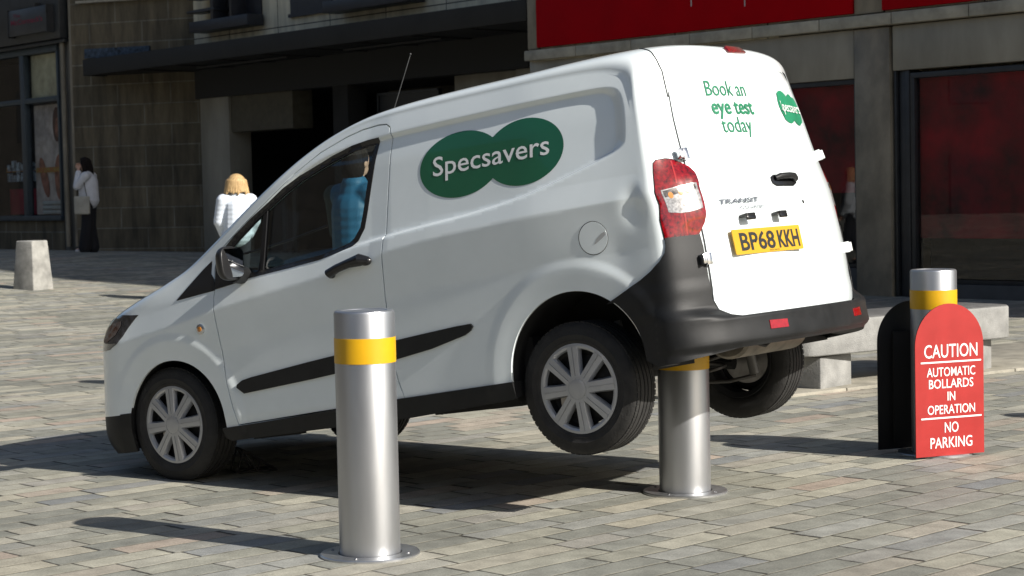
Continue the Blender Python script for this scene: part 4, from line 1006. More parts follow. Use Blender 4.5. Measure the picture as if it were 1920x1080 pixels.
# shut line over onto the roof: a black tube painting in the gap's shade
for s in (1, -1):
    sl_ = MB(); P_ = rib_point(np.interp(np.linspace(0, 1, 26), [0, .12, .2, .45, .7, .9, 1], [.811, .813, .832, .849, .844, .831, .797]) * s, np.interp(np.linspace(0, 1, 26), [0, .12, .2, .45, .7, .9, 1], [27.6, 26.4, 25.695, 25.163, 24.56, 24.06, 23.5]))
    sl_.tube([tuple(p) for p in P_], .0036, 6); sl_.build('shut_line', M_rubber_gap, root)
for s in (1, -1):
    if s > 0:
        lamp = [(.912, .834), (.916, .915), (.903, .981), (.906, 1.038), (.903, 1.121), (.896, 1.160), (.880, 1.172), (.826, 1.175), (.790, 1.170), (.745, 1.152), (.712, 1.128), (.692, 1.100), (.684, 1.06), (.688, .96), (.692, .915), (.706, .880), (.738, .838)]
    else:
        lamp = [(.912, .836), (.918, .915), (.905, .981), (.908, 1.038), (.905, 1.121), (.897, 1.162), (.880, 1.172), (.826, 1.174), (.785, 1.168), (.745, 1.150), (.722, 1.125), (.714, 1.09), (.713, 1.04), (.7165, .95), (.722, .90), (.730, .872), (.745, .838)]
    lamp = [(s * q, z) for q, z in lamp]
    def lo(q, z, s=s):
        q = np.abs(q); k = sstep(.90, .74, q) * sstep(.83, .93, z) * sstep(1.18, 1.07, z)
        return .004 + (.018 * k + .006 * sstep(.76, .71, q) if s > 0 else .006 * k * sstep(.72, .76, q))
    lm_ = patch('tail_lamp', rear, lamp, M_redlens, root, h=.010, offn=lo, rim=.03)
    patch('lamp_edge', rear, off_poly(lamp, .005), M_rubber_gap, lm_, holes=[off_poly(lamp, -.004)], h=.03, off=.0020, rim=.002)
    e0 = .700 if s > 0 else .7165
    cl = [(.880, 1.040), (.80, 1.047), (e0 + .02, 1.054), (e0, 1.053), (e0 - .001, 1.0), (e0 + .004, .945), (.76, .936), (.815, .934), (.872, .944), (.874, .992)]
    cl = [(s * q, z) for q, z in cl]
    cw = patch('clear_lens', rear, cl, M_clear, lm_, h=.010, offn=lambda q, z, lo=lo: lo(q, z) + .0015, rim=.002)
    patch('lens_dark_bar', rear, [(s * .872, 1.036), (s * .80, 1.043), (s * (e0 + .01), 1.048), (s * (e0 + .01), 1.028), (s * .80, 1.018), (s * .868, 1.008)], mat('smoked lens strip', (.10, .09, .085), .15, metal=.4, coat=1, var=.5, scale=60), cw, h=.01, offn=lambda q, z, lo=lo: lo(q, z) + .0020, rim=0)  # darker strip across the top of the clear lens
    for q_, z_ in ((.840, 1.015), (.790, 1.022), (.755, 1.026)):
        patch('bulb', rear, [(s * (q_ + .012 * math.cos(a)), z_ + .014 * math.sin(a)) for a in np.linspace(0, 2 * math.pi, 12, endpoint=False)], M_amber, cw, h=.02, offn=lambda q, z, lo=lo: lo(q, z) + .0026, rim=0)
    for x0_, z0_, z1_ in ((.80, .845, .93), (.80, 1.06, 1.165)):
        patch('lens_rib', rear, [(s * (x0_ + .004), z0_), (s * (x0_ - .004), z0_), (s * (x0_ - .004), z1_), (s * (x0_ + .004), z1_)], mat('paler red lens rib', (.34, .02, .02), .12, coat=1), lm_, h=.02, offn=lambda q, z, lo=lo: lo(q, z) + .0008, rim=0)
def rframe(q, z, off=.0):
    P = rear_point(q, z); e = 4e-3
    tx = rear_point(q - e, z) - rear_point(q + e, z); tx /= np.linalg.norm(tx)
    tz = rear_point(q, z + e) - rear_point(q, z - e); tz /= np.linalg.norm(tz)
    n = np.cross(tx, tz); n /= np.linalg.norm(n)
    tz = np.cross(n, tx)
    M_ = Matrix(((tx[0], tz[0], n[0], P[0]), (tx[1], tz[1], n[1], P[1]), (tx[2], tz[2], n[2], P[2]), (0, 0, 0, 1)))
    return M_ @ Matrix.Translation((0, 0, off))      # local x to the right as seen from behind, y up, z out
# hinges
for s, dd in ((1, dl), (-1, dr)):
    for zh in (1.186, .728):
        M_ = rframe(s * .722, zh, .004); hb = MB()
        hb.box(M_ @ Vector((0, 0, .018)), (.05, .05, .05), rot=M_.to_3x3())
        hb = MB()
        def bx_(c, d, M_=M_, hb=hb): hb.box(M_ @ Vector(c), d, rot=M_.to_3x3())
        bx_((s * -.002, .0, .014), (.030, .052, .026)); bx_((s * -.022, .0, .016), (.016, .040, .030)); bx_((s * -.036, 0, .020), (.012, .044, .034))
        hb.build('door_hinge', M_chrome if s > 0 else M_vwhite, dd, bevel=.003)
# rear handle, lock dot, plate lamps, brake light
M_ = rframe(.015, 1.052, .004); hb = MB()
hb.prism([(-.125 + .0, .0), (-.12, -.018), (-.09, -.030), (.07, -.032), (.110, -.018), (.118, .0), (.110, .018), (.07, .027), (-.09, .026), (-.12, .016)], M_, .006)
ho = hb.build('door_handle', M_trim, dl, bevel=.003)
hb = MB(); hb.tube([M_ @ Vector(p) for p in ((-.095, .006, .010), (-.07, .010, .026), (.0, .010, .034), (.06, .010, .028), (.095, .004, .010))], [.012, .014, .014, .014, .018], 12); hb.build('grip', M_plastic, ho)
M_ = rframe(-.118, .948, .004); hb = MB(); hb.lathe([(.009, 0), (.009, .004), (.0001, .005)], M_, 16); hb.build('lock', M_trim, dl)
for q_ in (.435, .185):
    M_ = rframe(q_, .892, -.004); hb = MB()
    hb.box(M_ @ Vector((0, .006, .026)), (.062, .014, .050), rot=M_.to_3x3()); hb.box(M_ @ Vector((0, -.008, .044)), (.062, .022, .014), rot=M_.to_3x3())
    hb.build('plate_lamp', M_trim, dl, bevel=.006)
bp_ = rib_point(np.array([.03, .05, .04, .04]), np.array([25.1, 25.1, 25.0, 25.2])); tx_ = Vector((0, -1, 0)); tz_ = Vector(bp_[2] - bp_[3]).normalized(); nz2 = tx_.cross(tz_).normalized(); tz_ = nz2.cross(tx_)
M_ = Matrix(((tx_.x, tz_.x, nz2.x, bp_[0][0]), (tx_.y, tz_.y, nz2.y, .04), (tx_.z, tz_.z, nz2.z, bp_[0][2]), (0, 0, 0, 1))) @ Matrix.Translation((0, 0, -.004)); hb = MB()
hb.prism([(-.085, -.020), (.085, -.020), (.078, .012), (.060, .022), (-.060, .022), (-.078, .012)], M_, .016); hb.build('high_brake_light', M_redlens, root, bevel=.004)
# number plate
Pa, Pb = rear_point(.555, .785), rear_point(.035, .785); mid_ = (Pa + Pb) / 2
M_ = rframe(.293, .787, .0); tx = (Pb - Pa); tx /= np.linalg.norm(tx); nz_ = np.array(M_.col[2][:3]); tzv = np.cross(nz_, tx); tzv /= np.linalg.norm(tzv); nz_ = np.cross(tx, tzv)
M_ = Matrix(((tx[0], tzv[0], nz_[0], mid_[0]), (tx[1], tzv[1], nz_[1], mid_[1]), (tx[2], tzv[2], nz_[2], mid_[2]), (0, 0, 0, 1))) @ Matrix.Translation((0, 0, .016))
hb = MB(); hb.prism(rr_poly(-.26, -.0555, .26, .0555, .008, 3), M_, .005)
pl = hb.build('number_plate', mat('yellow reflective plate', (.50, .275, .003), .55, coat=.0, var=.03), dl)
def onplate(P): return np.array([tuple(M_ @ Vector((x, y, .0062))) for x, y in P])
text_mesh('lettering', [text_fit('BP68', .262, .079, .020, align='l', x=-.214, y=-.038, ref='H'), text_fit('KKH', .165, .079, .030, align='l', x=.073, y=-.038, ref='H'), text_fit('SPECIAL VEHICLES', .075, .0055, .0, x=.03, y=-.050)], onplate, M_rubber_gap, pl)
hb = MB(); hb.lathe([(.006, 0), (.005, .002), (.0001, .003)], M_ @ Matrix.Translation((-.100, -.004, .005)), 12); hb.build('fixing_screw', M_trim, pl)
# lettering on the rear doors
def onrear(o_, q0=0.):
    def f(P):
        q = q0 - P[:, 0] / QLEN; z = P[:, 1]; e = 3e-3
        A = rear_point(q, z); n = np.cross(rear_point(q + e, z) - rear_point(q - e, z), rear_point(q, z + e) - rear_point(q, z - e)); n /= np.linalg.norm(n, axis=1)[:, None]; n *= np.where(n[:, 0] > 0, -1, 1)[:, None]
        return A + n * (door_off(q, z) + o_)[:, None]
    return f
def tess(P, F, step=.05):
    """split long faces so that lettering follows the curved panel"""
    bm = bmesh.new(); vs = [bm.verts.new((x, y, 0)) for x, y in P]
    for q in F:
        try: bm.faces.new([vs[i] for i in q])
        except ValueError: pass
    for _ in range(3):
        el = [e for e in bm.edges if e.calc_length() > step]
        if not el: break
        bmesh.ops.triangulate(bm, faces=bm.faces)
        el = [e for e in bm.edges if e.calc_length() > step]
        bmesh.ops.subdivide_edges(bm, edges=el, cuts=1)
    bmesh.ops.triangulate(bm, faces=bm.faces); bm.verts.index_update()
    P2 = np.array([v.co[:2] for v in bm.verts]); F2 = [tuple(v.index for v in f.verts) for f in bm.faces]; bm.free(); return P2, F2
its = [tess(*text_fit('Book an', .355, .070, .002, x=0, y=1.450)), tess(*text_fit('eye test', .365, .074, .022, x=.022, y=1.366)), tess(*text_fit('today', .255, .072, .002, x=.012, y=1.280))]
text_mesh('slogan_lettering', its, onrear(.0035, .284), M_green2, dl)
text_mesh('model_badge', [text_fit('TRANSIT', .272, .022, .022, align='l', x=0, y=.956, shear=.35), text_fit('COURIER', .180, .015, .012, align='l', x=.125, y=.928, shear=.25)], onrear(.0075, .590), mat('grey metal lettering', (.16, .17, .19), .35, metal=.6), dl)
# lobed logo
def lobes(c1, a1, b1, c2, a2, b2, n=40):
    """outline of two overlapping ellipses"""
    (x1, y1), (x2, y2) = c1, c2; P = []
    inside = lambda x, y, c, a, b: ((x - c[0]) / a) ** 2 + ((y - c[1]) / b) ** 2 < 1
    E1 = [(x1 + a1 * math.cos(t), y1 + b1 * math.sin(t)) for t in np.linspace(0, 2 * math.pi, 4 * n, endpoint=False)]
    E2 = [(x2 + a2 * math.cos(t), y2 + b2 * math.sin(t)) for t in np.linspace(0, 2 * math.pi, 4 * n, endpoint=False)]
    # first lobe: points outside the second; order from its opening
    A_ = [p for p in E1 if not inside(*p, c2, a2, b2)]; B_ = [p for p in E2 if not inside(*p, c1, a1, b1)]
    def order(Q, c, away):
        s0 = math.atan2(0, -away)
        return sorted(Q, key=lambda p: (math.atan2(p[1] - c[1], (p[0] - c[0]) * away) + math.pi * 0) )
    # lobe 1 lies on +x side (away=+1), lobe 2 on -x side
    A_ = sorted(A_, key=lambda p: math.atan2(p[1] - y1, p[0] - x1)); B_ = sorted(B_, key=lambda p: math.atan2(p[1] - y2, -(p[0] - x2)), reverse=True)
    return A_ + B_
M_ring = mat('white decal edge', (.80, .82, .82), .35, var=.02)
for mir in (False, True):
    sy = -1 if mir else 1
    lg = patch('logo_decal', side, lobes((-1.983, 1.322), .235, .151, (-2.338, 1.3205), .214, .150), M_green, root, h=.03, off=.0015, rim=0, mirror=mir)
    P, F = tess(*text_fit('Specsavers', .652, .088, .006, x=0, y=1.289, ref='H'), step=.06)
    def onside(Q, sy=sy):
        x = -2.152 - Q[:, 0] * sy; z = Q[:, 1]
        A = side_point(x, z); A[:, 1] += .0030; A[:, 1] *= sy; return A
    text_mesh('logo_lettering', [(P, F)], onside, M_vwhite, root)
lg2 = patch('logo_decal', rear, lobes((-.372, 1.414), .122, .080, (-.536, 1.408), .114, .078)[::-1], mat('light green vinyl', (.016, .20, .10), .4), dr, h=.03, offn=lambda q, z: door_off(q, z) + .003, rim=0)
P, F = tess(*text_fit('Specsavers', .35, .050, .004, x=0, y=1.390)); text_mesh('logo_lettering', [(P, F)], onrear(.0075, -.448), M_vwhite, lg2)

# ---- lights at the front
for s in (1, -1):
    fh = lambda a, t: rib_point(np.sign(a) * np.sin(np.minimum(np.abs(a), .9999) * math.pi / 2) ** .9, t * 6)
    hl = [(.995, 7.75), (.997, 6.9), (.99, 6.1), (.96, 5.6), (.88, 5.25), (.72, 5.15), (.58, 5.6), (.56, 6.6), (.66, 7.4), (.84, 7.95)]
    hl_ = patch('headlamp', fh, [(s * u, t / 6) for u, t in hl], mat('dark headlamp lens', (.035, .036, .042), .08, coat=1, var=.5, scale=25), root, h=.02, off=.004, rim=.008)
    patch('headlamp_reflector', fh, [(s * u, t / 6) for u, t in [(.90, 7.3), (.93, 6.9), (.92, 6.2), (.84, 5.7), (.72, 5.8), (.70, 6.8)]], mat('amber and silver lamp inside', (.5, .5, .5), .15, metal=.8, var=.2, scale=30, col2=(.20, .06, .02)), hl_, h=.02, off=.006, rim=0)

# ---- wheels
M_tyre = mat('tyre rubber', (.022, .021, .020), .78, var=.25, scale=18, bump=.25, bscale=120)
M_hub = mat('silver wheel trim', (.42, .43, .45), .38, metal=.55, var=.06, coat=.25, crough=.2)
M_steel = mat('dark steel rim', (.012, .012, .013), .7, metal=.0)
M_disc = mat('brake disc steel', (.35, .33, .31), .35, metal=.9, var=.2)
RT = .2952
def wheel(x, z, s):
    T = Matrix.Translation((x, s * .735, z)) @ Matrix.Rotation(-s * math.pi / 2, 4, 'X')     # local Z points outwards
    wr = MB(); wr.lathe([(.188, .060), (.193, .072), (.185, .075), (.176, .055), (.168, .03), (.165, -.07), (.188, -.085), (.193, -.080), (.175, -.06)], T, 48, cap=False)
    wr.lathe([(.165, .045), (.15, .035), (.10, .050), (.05, .040), (.0001, .040)], T, 48, cap=False)
    rim_ = wr.build('wheel', M_steel, root)
    ty = MB(); pr = []
    W2 = .0975
    tread = [(-.072, 0), (-.046, 0), (-.0445, 1), (-.0385, 1), (-.037, 0), (-.014, 0), (-.0125, 1), (-.0065, 1), (-.005, 0), (.014, 0), (.0155, 1), (.0215, 1), (.023, 0), (.046, 0), (.0475, 1), (.0525, 1), (.054, 0), (.072, 0)]
    prof = [(.188, -.072), (.196, -.086), (.215, -.094), (.240, -W2), (.262, -.095), (.279, -.087), (.288, -.079)]
    for h_, gdeep in tread: prof.append((RT - .0018 * (h_ / .072) ** 2 * 2 - (.007 if gdeep else 0), h_))
    prof += [(.288, .079), (.279, .087), (.262, .095), (.240, W2), (.2385, W2 + .0012), (.236, W2), (.215, .094), (.2135, .0955), (.211, .094), (.196, .086), (.188, .072)]
    ty.lathe(prof, T, 96, closed=False, cap=False); 
    # shoulder blocks
    for k in range(64):
        a = 2 * math.pi * k / 64
        for sd in (-1, 1):
            M_ = T @ Matrix.Rotation(a, 4, 'Z') @ Matrix.Translation((RT - .0035, 0, sd * .066)); ty.box(M_ @ Vector((0, 0, 0)), (.006, .0225, .020), rot=M_.to_3x3())
    ty.build('tyre', M_tyre, rim_, angle=40)
    hc = MB()
    # outer ring
    hc.lathe([(.173, .074), (.178, .086), (.188, .0905), (.199, .0885), (.2055, .080), (.2035, .070)], T, 72, cap=False)
    ho_ = hc.build('hub_cap', M_hub, rim_, angle=25)
    for k in range(8):
        a = 2 * math.pi * k / 8 + R(2)
        sp_ = MB(); M_ = T @ Matrix.Rotation(a, 4, 'Z')
        # section across the spoke, swept from the hub to the ring: raised with a groove in the middle
        sec = [(-1.22, -.022), (-1.0, .0), (-.93, .0028), (-.08, .0042), (-.05, .0012), (.05, .0012), (.08, .0042), (.93, .0028), (1.0, .0), (1.22, -.022)]
        V = []; rs = [(.040, .0250, .095), (.075, .0235, .0945), (.12, .0245, .0915), (.155, .0265, .089), (.186, .0285, .0875)]
        for r_, w_, h_ in rs:
            for a_, b_ in sec: V.append(M_ @ Vector((r_, a_ * w_, h_ + b_)))
        n_ = len(sec); F = [(i * n_ + j, i * n_ + j + 1, (i + 1) * n_ + j + 1, (i + 1) * n_ + j) for i in range(len(rs) - 1) for j in range(n_ - 1)]
        sp_.add(V, F, True); sp_.build('spoke', M_hub, ho_, angle=22)
    cc = MB(); cc.lathe([(.066, .078), (.064, .094), (.058, .0985), (.048, .0995), (.0475, .0975), (.044, .0975), (.0435, .0995), (.036, .1015), (.018, .1025), (.0001, .1027)], T, 56); cc.build('centre_cap', M_hub, ho_, angle=22)
    bd = MB(); bd.lathe([(.125, .015), (.125, .028), (.07, .028), (.065, .038), (.0001, .038)], T, 40); bd.box(T @ Vector((.09, .06, .025)), (.07, .08, .05), rot=T.to_3x3()); bd.build('brake_disc', M_disc, rim_)
    vv = MB(); vv.tube([T @ Vector((-.160, .0, .062)), T @ Vector((-.150, .0, .084))], .004, 8); vv.build('valve', M_rubber_gap, rim_)
for s in (1, -1): wheel(0, HZ, s); wheel(-2.489, .2464, s)

# ---- wheel wells and underside
ww = MB()
for (cx, cz, r), x0 in ((ARCH_F, 0), (ARCH_R, 0)):
    for s in (1, -1):
        n = 26; V = []; rr2 = r + .012
        for yv in (.862, .50):
            for i in range(n + 1):
                a = R(-4 + 188 * i / n); V.append((cx + rr2 * math.cos(a), s * min(yv, float(Ys(cx, .6)) - .012), cz + rr2 * math.sin(a)))
        F = [(i, i + 1, n + 2 + i, n + 1 + i) for i in range(n)] + [tuple(range(n + 1, 2 * n + 2))]
        ww.add(V, F, True)
ww.build_each('wheel_well', M_under, root, fix=False)
ub = MB()
ub.box((-1.27, 0, .27), (1.75, 1.60, .10)); ub.box((.42, 0, .27), (.5, 1.1, .12)); ub.box((-.05, 0, .33), (.8, .98, .1)); ub.box((-2.55, 0, .50), (.85, .98, .03))
ub.box((-2.2, 0, .40), (.06, 1.5, .2)); ub.box((-2.98, 0, .44), (.36, 1.30, .03)); ub.box((-3.14, 0, .405), (.03, 1.1, .10))
ub.build('underbody', M_under, root)
for x0 in (-.9,):
    jk = MB(); jk.box((-1.86, .70, .215), (.50, .05, .045)); jk.box((-.62, .72, .195), (.30, .06, .05)); jk.build_each('jacking_rail', M_under, root)
ax = MB(); ax.tube([(-2.27, -.62, .27), (-2.27, .62, .27)], .045, 12)
for s in (1, -1): ax.tube([(-2.05, s * .60, .33), (-2.27, s * .60, .27), (-2.49, s * .62, .235)], .035, 10)
ax.build('rear_axle', M_under, root)
M_spring = mat('spring steel', (.075, .07, .065), .45, metal=.5)
for s in (1, -1):
    c_ = MB(); N_ = 90; c_.tube([(-2.44 + .058 * math.cos(2 * math.pi * 5 * i / N_), s * .49 + .058 * math.sin(2 * math.pi * 5 * i / N_), .20 + .27 * i / N_) for i in range(N_ + 1)], .009, 8); c_.build('coil_spring', M_spring, root)
    c_ = MB(); c_.tube([(-2.62, s * .575, .17), (-2.60, s * .575, .34)], .026, 12); c_.tube([(-2.60, s * .575, .34), (-2.58, s * .575, .52)], .018, 10); c_.build('damper', mat('grey damper', (.15, .145, .135), .5, metal=.3), root)
    c_ = MB(); c_.tube([(-2.30, s * .50, .165), (-2.50, s * .53, .150), (-2.62, s * .575, .165), (-2.60, s * .60, .23)], .010, 8); c_.build('link_arm', M_spring, root)
M_exh = mat('tarnished exhaust steel', (.22, .19, .15), .5, metal=.5, var=.3, scale=8)
c_ = MB(); c_.lathe([(.0001, -.30), (.07, -.30), (.082, -.285), (.082, .285), (.07, .30), (.0001, .30)], Matrix.Translation((-2.98, .02, .365)) @ Matrix.Rotation(math.pi / 2, 4, 'X') @ Matrix.Scale(1.25, 4, (1, 0, 0)), 32)
ex = c_.build('silencer', M_exh, root)
c_ = MB(); c_.tube([(-2.98, -.28, .37), (-3.0, -.40, .375), (-3.08, -.50, .375), (-3.20, -.52, .372)], .024, 12); c_.tube([(-2.95, .30, .36), (-2.8, .36, .36), (-2.4, .30, .34), (-1.8, .22, .22)], .024, 12); c_.build('exhaust_pipe', M_exh, ex)
c_ = MB()
for y in (.12, .19): c_.box((-3.07, y, .375), (.03, .018, .085))
c_.tube([(-3.07, .10, .335), (-3.075, .155, .322), (-3.07, .21, .335)], .008, 8); c_.build('exhaust_hanger', M_rubber_gap, ex)

# ---- cab interior
c_ = MB(); c_.box((-1.66, 0, .85), (.03, 1.36, 1.30)); c_.build('bulkhead', M_dash, root)
c_ = MB(); c_.box((-.85, 0, .34), (1.5, 1.5, .04)); c_.build('cab_floor', M_dash, root)
c_ = MB(); c_.box((-.30, 0, .78), (.42, 1.46, .34)); c_.box((-.14, 0, .93), (.34, 1.36, .06)); c_.build('dashboard', M_dash, root, bevel=.03, bseg=3)
for s in (1, -1):
    c_ = MB(); c_.box((-1.08, s * .38, .60), (.50, .50, .16)); st_ = c_.build('seat', M_seat, root, bevel=.05, bseg=3)
    c_ = MB(); c_.box((-1.36, s * .38, .93), (.13, .46, .60), rot=Matrix.Rotation(R(-12), 3, 'Y')); c_.build('backrest', M_seat, st_, bevel=.05, bseg=3)
    c_ = MB(); c_.box((-1.44, s * .38, 1.30), (.09, .24, .16), rot=Matrix.Rotation(R(-8), 3, 'Y')); c_.build('headrest', M_seat, st_, bevel=.035, bseg=3)
c_ = MB(); c0_ = Vector((-.66, -.38, .98)); M_ = Matrix.Translation(c0_) @ Matrix.Rotation(R(-62), 4, 'Y')
c_.tube([M_ @ Vector((.185 * math.cos(t), .185 * math.sin(t), 0)) for t in np.linspace(0, 2 * math.pi, 36, endpoint=False)], .014, 8, closed=True)
c_.tube([M_ @ Vector((-.18, 0, 0)), M_ @ Vector((.18, 0, 0))], .016, 8); c_.tube([M_ @ Vector((0, 0, 0)), M_ @ Vector((.0, 0, -.30))], .03, 10); c_.build('steering_wheel', M_dash, root)
# aerial
c_ = MB(); c_.tube([(-.88, 0, 1.50), (-.91, 0, 1.54)], [.018, .010], 12); c_.tube([(-.91, 0, 1.54), (-1.192, 0, 2.018)], [.0035, .0022], 8); c_.ball((-1.195, 0, 2.024), .0048)
c_.build('aerial', mat('grey aerial', (.06, .06, .06), .5), root)
# wiper arms
c_ = MB(); P_ = rib_point(np.array([.55, .3, .05, -.2]), np.array([12.1, 12.3, 12.6, 13.0])); c_.tube([tuple(p + np.array([.012, 0, .014])) for p in P_], .007, 6); c_.build('wiper', M_trim, root)
# ---------------------------------------------------------------- people
M_skin = mat('skin', (.50, .30, .22), .5, var=.05)
def blobmesh(name, caps, m, parent, vox=.011, smooth=4, extra=None):
    """tapered capsules and ellipsoids fused into one continuous skin"""
    mb = MB()
    for c in caps:
        if c[0] == 'b': mb.ball(c[1], c[2], 20, 14)
        else:
            p, r, q, s = c; p, q = Vector(p), Vector(q); d = q - p; L = d.length; d.normalize()
            n = 8; pts = [p - d * r * math.cos(math.pi / 2 * i / 5) for i in range(5)] + [p + (q - p) * i / n for i in range(n + 1)] + [q + d * s * math.sin(math.pi / 2 * i / 5) for i in range(1, 6)]
            rad = [max(.001, r * math.sin(math.pi / 2 * i / 5)) for i in range(5)] + [r + (s - r) * i / n for i in range(n + 1)] + [max(.001, s * math.cos(math.pi / 2 * i / 5)) for i in range(1, 6)]
            mb.tube(pts, rad, 16)
    o = mb.build(name, m, parent)
    md = o.modifiers.new('r', 'REMESH'); md.mode = 'VOXEL'; md.voxel_size = vox; md.use_smooth_shade = True
    ms = o.modifiers.new('s', 'SMOOTH'); ms.factor = .5; ms.iterations = smooth
    if extra: extra(o)
    dg = bpy.context.evaluated_depsgraph_get(); me = bpy.data.meshes.new_from_object(o.evaluated_get(dg)); o.modifiers.clear(); old = o.data; o.data = me; bpy.data.meshes.remove(old)
    me.name = name; me.polygons.foreach_set('use_smooth', [True] * len(me.polygons)); return o
def hand(wr, d, side_, curl=.5, k=1.):
    """palm and five fingers from the wrist point along d; side_ is the thumb direction"""
    wr = Vector(wr); d = Vector(d).normalized(); t = Vector(side_); t = (t - d * t.dot(d)).normalized(); n = d.cross(t)
    out = [(wr, .024 * k, wr + d * .03 * k, .026 * k)]
    for i, (a, L) in enumerate(((.030, .070), (.011, .080), (-.009, .074), (-.027, .058))):
        b0 = wr + d * .035 * k + t * a * .8 * k; b1 = wr + d * .088 * k + t * a * k
        out.append((b0, .0135 * k, b1, .0115 * k))
        b2 = b1 + (d * math.cos(curl * .6) + n * math.sin(curl * .6)) * L * .5 * k; b3 = b2 + (d * math.cos(curl * 1.6) + n * math.sin(curl * 1.6)) * L * .5 * k
        out += [(b1, .010 * k, b2, .009 * k), (b2, .009 * k, b3, .0075 * k)]
    th0 = wr + d * .03 * k + t * .02 * k; th1 = th0 + (d * .75 + t * .75).normalized() * .042 * k; th2 = th1 + (d + n * .5 * curl).normalized() * .032 * k
    out += [(th0, .0135 * k, th1, .011 * k), (th1, .0105 * k, th2, .0085 * k)]
    return out
def figure(name_label, cat, loc, rz, h, pose, cloth):
    """faces local +Y.  pose: joints in units of height"""
    p = empty('person', loc, (0, 0, rz)); tag(p, name_label, cat)
    S = lambda v: Vector(v) * h
    J = {k: S(v) for k, v in pose.items()}
    hd = J['head']
    body = [('b', hd + S((0, .005, .012)), S((.043, .053, .062))), ('b', hd + S((0, .022, -.024)), S((.032, .034, .034))), ('b', hd + S((0, .060, -.008)), S((.008, .012, .014))),
            ('b', hd + S((.042, 0, -.004)), S((.006, .012, .017))), ('b', hd + S((-.042, 0, -.004)), S((.006, .012, .017))), ('b', hd + S((0, .050, -.032)), S((.014, .006, .005))),
            (hd - S((0, .004, .035)), .034 * h, J['neck'], .034 * h), (J['neck'], .05 * h, J['chest'], .078 * h), (J['chest'], .082 * h, J['hip'], .078 * h),
            (J['neck'] + S((.02, 0, -.01)), .035 * h, J['shL'], .033 * h), (J['neck'] + S((-.02, 0, -.01)), .035 * h, J['shR'], .033 * h)]
    for s in 'LR':
        body += [(J['sh' + s], .031 * h, J['el' + s], .024 * h), (J['el' + s], .024 * h, J['wr' + s], .016 * h),
                 (J['hp' + s], .050 * h, J['kn' + s], .033 * h), (J['kn' + s], .034 * h, J['an' + s], .020 * h)]
        d = (J['wr' + s] - J['el' + s]); th = Vector((0, 1, 0)) if d.normalized().y < .7 else Vector((0, 0, 1))
        body += hand(J['wr' + s], d, th, cloth.get('curl' + s, .6), h / 1.7)
        body += [(J['an' + s] - S((0, .012, .012)), .020 * h, J['an' + s] + S((0, .085, -.016)), .016 * h)]
    blobmesh('body', body, M_skin, p, .0075, 3)
    tr = []
    for s in 'LR':
        w0, w1, w2 = cloth['leg']
        tr += [(J['hp' + s], w0 * h, J['kn' + s], w1 * h), (J['kn' + s], w1 * h, J['an' + s] + S((0, 0, .015 - cloth.get('drop', 0))), w2 * h)]
    tr += [(J['hpL'] + S((0, 0, .02)), .062 * h, J['hpR'] + S((0, 0, .02)), .062 * h), (J['hip'], .075 * h, J['hip'] + S((0, 0, .05)), .07 * h)]
    blobmesh('trousers', tr, cloth['trousers'], p, .012)
    for s in 'LR':
        a = J['an' + s]; blobmesh('shoe', [(a + S((0, -.018, -.018)), .024 * h, a + S((0, .03, -.020)), .026 * h), (a + S((0, .03, -.022)), .024 * h, a + S((0, .090, -.026)), .019 * h)], cloth['shoes'], p, .010, 2)
    return p, J, h, S
POSE = dict(head=(0, .01, .935), neck=(0, -.005, .845), chest=(0, 0, .74), hip=(0, 0, .56), shL=(-.105, -.005, .805), shR=(.105, -.005, .805),
            elL=(-.125, -.02, .64), elR=(.125, -.02, .64), wrL=(-.125, .03, .50), wrR=(.125, .03, .50), hpL=(-.052, 0, .51), hpR=(.052, 0, .51),
            knL=(-.055, .01, .28), knR=(.055, .01, .28), anL=(-.055, -.01, .045), anR=(.055, -.01, .045))
def quilted(name, col):
    m = mat(name, col, .55, var=.05, scale=10); nt = m.node_tree; b = nt.nodes['Principled BSDF']
    tc = node(nt, 'ShaderNodeTexCoord'); wv = node(nt, 'ShaderNodeTexWave', wave_type='BANDS', bands_direction='Z', i_Scale=5.2, i_Distortion=.6); nt.links.new(tc.outputs['Object'], wv.inputs['Vector'])
    bp = node(nt, 'ShaderNodeBump', i_Strength=.22, i_Distance=.012); nt.links.new(wv.outputs['Fac'], bp.inputs['Height']); nt.links.new(bp.outputs[0], b.inputs['Normal']); return m
M_blk = mat('black cloth', (.010, .010, .013), .9); M_jeans = mat('dark trousers', (.020, .022, .030), .9)
M_wj = mat('white jacket cloth', (.62, .63, .66), .8, var=.06, bump=.3, bscale=12)
M_qj = quilted('pale blue quilted cloth', (.66, .72, .80)); M_qb = quilted('bright blue quilted cloth', (.016, .105, .20))
M_dkhair = mat('very dark brown hair', (.014, .010, .009), .85, spec=.15, var=.3, scale=40, stretch=(6, 6, .6)); M_blond = mat('blonde hair', (.66, .46, .22), .6, var=.35, scale=26, stretch=(5, 5, .35), col2=(.26, .15, .06), bump=.8, bscale=26)
M_shoe = mat('white trainer', (.55, .54, .54), .6); M_bshoe = mat('black shoe', (.015, .015, .015), .5)

